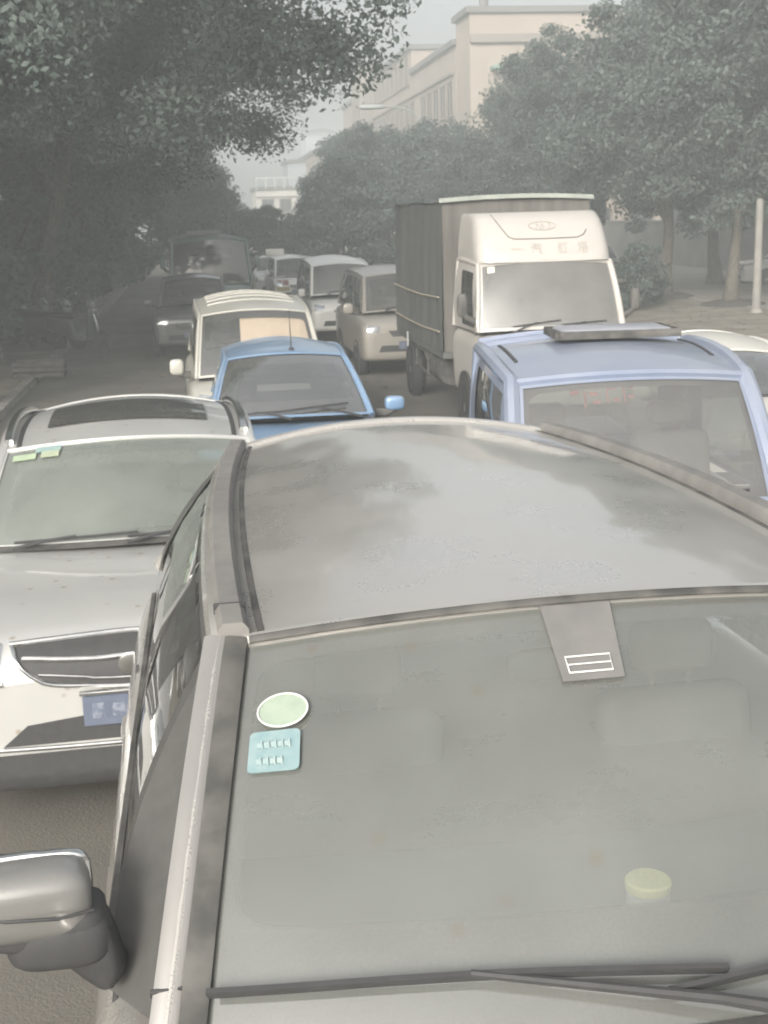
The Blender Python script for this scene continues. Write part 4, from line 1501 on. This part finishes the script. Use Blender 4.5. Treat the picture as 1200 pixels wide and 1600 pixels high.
# ================================================================== buildings
TAN = rough_mat('tan_render', (.30, .255, .215), (.35, .30, .255), .25, .9)
TAN2 = rough_mat('dull_tan_render', (.20, .18, .16), (.25, .22, .195), .3, .9)
PANE = plain('dark_window_pane', (.02, .022, .025), .6)
FRAME = plain('window_frame', (.21, .185, .16), .6)
GREYB = rough_mat('blue_grey_cladding', (.30, .33, .35), (.35, .38, .40), .2, .8)
PALEB = rough_mat('pale_render', (.50, .49, .45), (.56, .55, .50), .3, .9)
ROOFD = plain('dark_coping', (.16, .155, .15), .8)


def window(parent, c, w, h, yaw, n):
    """frame proud of the wall, dark pane within; n = outward normal"""
    m = MB()
    r = rz(yaw)
    t = Vector((math.cos(R(yaw)), math.sin(R(yaw)), 0))
    c = Vector(c)
    for dx, dz, sw, sh in ((0, h / 2, w + .16, .10), (0, -h / 2, w + .3, .14), (-w / 2, 0, .10, h - .12), (w / 2, 0, .10, h - .12), (0, 0, .06, h - .12)):
        m.add(*box((sw, .16, sh), c + t * dx + Vector((0, 0, dz)) + n * .04, 0, rot=r))
    o = m.build('window', FRAME, parent, smooth=False)
    p = MB()
    p.add(*box((w - .06, .05, h - .10), c + n * .02, 0, rot=r))
    p.build('pane', PANE, o, smooth=False)


def block(parent, name, l0, l1, a0, a1, h, mat, cop=True):
    """box in road coordinates, local to a parent at the origin"""
    m = MB()
    c = rw((l0 + l1) / 2, (a0 + a1) / 2)
    m.add(*box((l1 - l0, a1 - a0, h), (c[0], c[1], h / 2), 0, rot=rz(YAW)))
    o = m.build(name, mat, parent, smooth=False)
    if cop:
        k = MB()
        k.add(*box((l1 - l0 + .5, a1 - a0 + .5, .35), (c[0], c[1], h + .17), 0, rot=rz(YAW)))
        k.build('parapet', ROOFD, o, smooth=False)
    return o


NX = Vector((-math.cos(R(YAW)), -math.sin(R(YAW)), 0))     # faces the road
NY = Vector((math.sin(R(YAW)), -math.cos(R(YAW)), 0))      # faces the camera
# facade line runs along the road at lateral FL
FL = 17.0
bB = thing('building', 'tan building with a flat front and a small roof vent, behind the right hand trees', 'building', (0, 0, 0))
block(bB, 'wall', FL, FL + 24, 78.5, 82.5, 14.35, TAN)
for k in range(8):
    for fl in range(4):
        if fl == 3 and k < 2:
            continue
        x, y = rw(FL + 2.6 + k * 2.7, 78.5)
        window(bB, (x, y, 2.0 + fl * 3.4), 1.5, 1.8, YAW, NY)
m = MB()
x, y = rw(FL + 1.2, 80)
m.add(*lathe([(.28, 0), (.28, 1.0), (.42, 1.05), (.42, 1.25), (.1, 1.5)], (x, y, 14.6), 'z', 14))
m.build('roof_vent', ROOFD, bB)
m = MB()
x, y = rw(FL + 2.8, 78.0)
m.add(*box((3.2, 1.1, .25), (x, y, 11.2), .03, 1, rz(YAW)))
m.build('awning', plain('green_awning', (.22, .33, .27), .7), bB)
m = MB()
x, y = rw(FL + 5.5, 78.35)
m.add(*box((11.0, .3, .5), (x, y, 12.9), .02, 1, rz(YAW)))
m.build('cornice', TAN2, bB)
bA = thing('building', 'long tan building whose windowed facade runs away along the road', 'building', (0, 0, 0))
block(bA, 'wall', FL + .02, FL + 14, 82.8, 99, 13.1, TAN)
block(bA, 'wall', FL + .02, FL + 14, 99.3, 121, 14.9, TAN)
for k in range(15):
    if k in (5,):
        continue
    al = 84.4 + k * 2.4
    for fl in range(4):
        if fl == 3 and k < 7:
            continue
        x, y = rw(FL, al)
        window(bA, (x, y, 2.9 + fl * 3.55), 1.75, 2.1, YAW - 90, NX)
m = MB()
for z in (4.2, 7.8, 11.5):
    c = rw(FL - .08, 102)
    m.add(*box((.14, 37, .16), (c[0], c[1], z), 0, rot=rz(YAW)))
m.build('floor_band', TAN2, bA, smooth=False)
bT = thing('stair_tower', 'narrow dull brown stair tower at the end of the long tan facade', 'tower', (0, 0, 0))
block(bT, 'wall', FL - 1.1, FL + 6, 121.3, 127, 16.2, TAN2)
bC = thing('building', 'further tan block seen beyond the brown stair tower', 'building', (0, 0, 0))
block(bC, 'wall', FL - .3, FL + 8, 127.3, 141, 14.0, TAN)
block(bC, 'annexe_wall', FL - 3.5, FL - .4, 130, 160, 9.6, TAN)
for k in range(6):
    for fl in range(2):
        x, y = rw(FL - 3.5, 133 + k * 4.2)
        window(bC, (x, y, 4.6 + fl * 3.3), 1.6, 1.9, YAW - 90, NX)
for k in range(2):
    x, y = rw(FL - 2.8 + 1.5 * k, 130)
    window(bC, (x, y, 7.4), .8, 1.9, YAW, NY)
bG = thing('tower_block', 'hazy blue grey tower block far off in the gap between the trees', 'building', (0, 0, 0))
block(bG, 'wall', 22.4, 28.2, 250, 262, 18.2, GREYB)
m = MB()
cx, cy = rw(25.3, 254)
m.add(*[(v, f) for v, f in [grid(lambda u, t: (rw(25.3 + u * 3.2, 249.5 + t * 8)[0], rw(25.3 + u * 3.2, 249.5 + t * 8)[1], 18.6 + .8 * (1 - u * u)), lin(-1, 1, 14), lin(0, 1, 2))[:2]]][0])
m.build('curved_roof', plain('roof_sheet', (.20, .22, .24), .7), bG)
for k in range(4):
    for fl in range(4):
        x, y = rw(23.2 + k * 1.4, 250)
        window(bG, (x, y, 5.2 + fl * 3.2), .9, 1.7, YAW, NY)
bH = thing('building', 'low hazy building with pale posts and a green roof rail, left of the tower block', 'building', (0, 0, 0))
block(bH, 'wall', 7.5, 14.0, 150, 160, 6.2, PALEB)
block(bH, 'upper_wall', 11.4, 14.6, 152, 160, 9.2, GREYB)
for k in range(3):
    x, y = rw(8.8 + k * 2.0, 150)
    window(bH, (x, y, 4.4), 1.3, 1.5, YAW, NY)
m = MB()
for k in range(7):
    x, y = rw(7.6 + k * 1.05, 149.6)
    m.add(*box((.14, .14, 1.3), (x, y, 6.9)))
x, y = rw(10.8, 149.6)
m.add(*box((6.6, .14, .16), (x, y, 7.5), 0, rot=rz(YAW)))
m.build('roof_rail', plain('pale_green_rail', (.42, .50, .44), .6), bH)
m = MB()
for z, hh in ((2.9, .35), (5.6, .3)):
    x, y = rw(10.75, 149.8)
    m.add(*box((6.7, .3, hh), (x, y, z), 0, rot=rz(YAW)))
m.build('ledge', PALEB, bH, smooth=False)

# left-hand shop building and walls
SHOP = rough_mat('grimy_wall', (.12, .115, .10), (.19, .18, .16), .9, .9, .3, 12)
shop = thing('shop', 'single storey grimy shop with roller shutters under the left hand trees', 'building', (0, 0, 0))
block(shop, 'wall', -15.5, -9.6, 17, 36, 3.6, SHOP)
for k in range(5):
    x, y = rw(-9.58, 19 + k * 3.7)
    m = MB()
    n0 = Vector((math.cos(R(YAW)), math.sin(R(YAW)), 0))
    for j in range(14):
        m.add(*box((.06, 2.8, .15), Vector((x, y, .35 + j * .18)) + n0 * .02, .02, 1, rz(YAW)))
    m.build('roller_shutter', rough_mat('shutter_metal', (.16, .165, .16), (.24, .24, .23), 3, .6), shop)
lw_ = MB()
c = rw(-10, 66)
lw_.add(*box((.25, 58, 2.5), (c[0], c[1], 1.25), .02, 1, rz(YAW)))
c2 = MB()
o = lw_.build('wall', SHOP)
tag(o, 'long grimy wall along the left verge beyond the shop', 'wall')
c2.add(*box((.36, 58, .12), (c[0], c[1], 2.56), .02, 1, rz(YAW)))
c2.build('coping', KERB, o)
rwall = MB()
c = rw(23.2, 60)
rwall.add(*box((.25, 90, 2.1), (c[0], c[1], 1.05), .02, 1, rz(YAW)))
o = rwall.build('wall', rough_mat('grey_boundary_wall', (.20, .20, .19), (.26, .255, .24), .8, .9))
tag(o, 'pale grey boundary wall behind the right hand tree trunks', 'wall')
c2 = MB()
c2.add(*box((.36, 90, .10), (c[0], c[1], 2.15), .02, 1, rz(YAW)))
c2.build('coping', KERB, o)

# ================================================================== street furniture
pole = thing('pole', 'thin pale concrete pole on the right verge in front of the parked white car', 'pole', (9.55, 32.6, .1))
m = MB()
m.add(*lathe([(.11, 0), (.10, 1.0), (.085, 2.75), (.06, 2.80), (.001, 2.81)], (0, 0, 0), 'z', 16))
m.build('shaft', rough_mat('pale_pole', (.22, .21, .19), (.28, .265, .24), 4, .8), pole)
m = MB()
m.add(*lathe([(.16, 0), (.15, .08), (.11, .10)], (0, 0, 0), 'z', 16))
m.build('base', KERB, pole)
LM = plain('lamp_grey_metal', (.30, .32, .31), .5, .3)
lamp = thing('street_lamp', 'street lamp with a curved arm reaching over the road in front of the tan facade', 'street lamp', (2.75, 72, .1))
m = MB()
m.add(*tube([(0, 0, 0), (0, 0, 4), (0, 0, 7.3)], [.12, .09, .07], 12))
m.build('post', LM, lamp)
m = MB()
m.add(*tube(catmull([(0, 0, 7.1), (-.35, 0, 7.9), (-1.2, 0, 8.35), (-2.3, 0, 8.45)], 5), .05, 8))
m.build('arm', LM, lamp)
m = MB()
m.add(*blob((-2.75, 0, 8.44), (.75, .2, .13), .6, .6))
m.build('lamp_head', LM, lamp)


def scooter():
    root = thing('scooter', '', 'scooter', (0, 0, .1))
    w = []
    for y in (-.62, .58):
        m = MB()
        m.add(*lathe([(.12, -.045), (.20, -.05), (.225, -.02), (.225, .02), (.20, .05), (.12, .045)], (0, y, .225), 'x', 24))
        o = m.build('wheel', RUBBER, root)
        r = MB()
        r.add(*lathe([(.125, -.03), (.06, -.02), (.03, -.05), (.03, .05), (.06, .02), (.125, .03)], (0, y, .225), 'x', 20))
        r.build('rim', RIM, o)
    m = MB()
    rows = []
    for y, hw, z0, z1 in ((.85, .03, .62, .70), (.75, .13, .45, .74), (.35, .16, .34, .72), (.05, .15, .25, .66), (-.05, .14, .22, .34), (-.30, .14, .22, .30), (-.36, .15, .24, .62), (-.46, .14, .40, .92), (-.52, .06, .52, .96)):
        half = [(0, z1), (hw * .8, z1 - .02), (hw, (z0 + z1) / 2), (hw * .8, z0 + .02), (0, z0)]
        rows.append([(-x, y, z) for x, z in half[::-1]][:-1] + [(x, y, z) for x, z in half])
    v, f, nx, ny = loft(rows, 3, 3)
    m.add(v, f)
    b = m.build('body', SCB, root)
    m = MB()
    m.add(*box((.26, .70, .11), (0, .34, .77), .05, 3, rx(3)))
    m.build('seat', BLACK, root)
    m = MB()
    m.add(*tube([(0, -.46, .90), (0, -.40, 1.02)], .025, 8))
    m.add(*tube([(-.34, -.28, 1.04), (-.20, -.40, 1.06), (.20, -.40, 1.06), (.34, -.28, 1.04)], .018, 8))
    m.build('handlebar', BLACK, root)
    for sg in (-1, 1):
        m = MB()
        m.add(*tube([(sg * .2, -.38, 1.06), (sg * .28, -.40, 1.24)], .007, 6))
        m.add(*blob((sg * .29, -.39, 1.27), (.06, .012, .04)))
        m.build('mirror', CHROME, root)
    m = MB()
    m.add(*tube([(0, -.50, .80), (-.02, -.58, .45), (0, -.62, .225)], .03, 8))
    m.build('fork', CHROME, root)
    m = MB()
    m.add(*blob((0, -.52, .86), (.08, .05, .06)))
    m.build('headlight', LAMP, root)
    m = MB()
    m.add(*grid(lambda u, t: (.12 * u * (1 - .2 * t), -.50 - .04 * (1 - u * u) + .08 * t, .95 + .14 * t), lin(-1, 1, 8), lin(0, 1, 5))[:2])
    m.build('windshield', glass('scooter_shield', .08, (.2, .2, .2)), root)
    return root


SCB = paint('dark_scooter_paint', (.05, .06, .07), .3, .2, .3, .7)
s0 = scooter()
GS = 'scooters parked under the left hand trees'
spots = [(-6.45, 27.8, 62, 'scooter standing nearest the road in the parked row'), (-7.15, 28.4, 66, 'scooter second from the road in the parked row'), (-7.8, 29.2, 58, 'scooter third from the road in the parked row'),
         (-8.5, 29.7, 70, 'scooter furthest from the road, beside the shrub')]
for i, (x, y, a, lb) in enumerate(spots):
    o = s0 if i == 0 else copy_tree(s0)
    o.location = (x, y, .1)
    o.rotation_euler = (0, R(-6), R(a))
    tag(o, lb, 'scooter', GS)
cr = thing('crate', 'low dark slatted crate left lying on the verge at the left', 'crate', (-6.1, 23.0, .1), 8)
m = MB()
for z in (.06, .16, .26):
    for y in (-.25, .25):
        m.add(*box((.9, .03, .07), (0, y, z), .005, 1))
    for x in (-.44, .44):
        m.add(*box((.03, .47, .07), (x, 0, z), .005, 1))
m.build('slats', rough_mat('weathered_wood', (.06, .06, .06), (.12, .11, .10), 8, .9), cr)
m = MB()
for x in (-.4, 0, .4):
    m.add(*box((.08, .44, .05), (x, 0, .025)))
m.build('feet', MATS['weathered_wood'], cr)

# fallen leaves and litter on the ground: uncountable
lv = MB()
for i in range(2600):
    la = random.choice([random.uniform(-9, -2.4), random.uniform(9, 14), random.uniform(-2.8, 9)])
    al = random.uniform(4, 60)
    x, y = rw(la, al)
    z = .104 if (la < -3.05 or la > 9.55) else .010
    a = random.uniform(0, 6.28)
    L = random.uniform(.03, .08)
    c, s = math.cos(a) * L, math.sin(a) * L
    lv.add([(x - c, y - s, z), (x + s * .4, y - c * .4, z + .012), (x + c, y + s, z), (x - s * .4, y + c * .4, z + .008)], [(0, 1, 2, 3)])
tag(lv.build('fallen_leaves', rough_mat('dry_leaf', (.12, .09, .05), (.22, .18, .11), 2, .9), smooth=False), kind='stuff')

# ================================================================== haze added to stand in for a dirty window's veil
hz = MB()
hz.add(*box((420, 330, 22.0), (0, 145, 10.0)))
ho = hz.build('haze', [], smooth=False)
hm = bpy.data.materials.new('veil_haze')
hm.use_nodes = True
hn = hm.node_tree
hn.nodes.clear()
ov = hn.nodes.new('ShaderNodeOutputMaterial')
pv = hn.nodes.new('ShaderNodeVolumePrincipled')
pv.inputs['Color'].default_value = (.82, .865, .86, 1)
pv.inputs['Density'].default_value = HAZE
pv.inputs['Anisotropy'].default_value = 0.0
hn.links.new(pv.outputs[0], ov.inputs['Volume'])
ho.data.materials.append(hm)
tag(ho, kind='stuff')
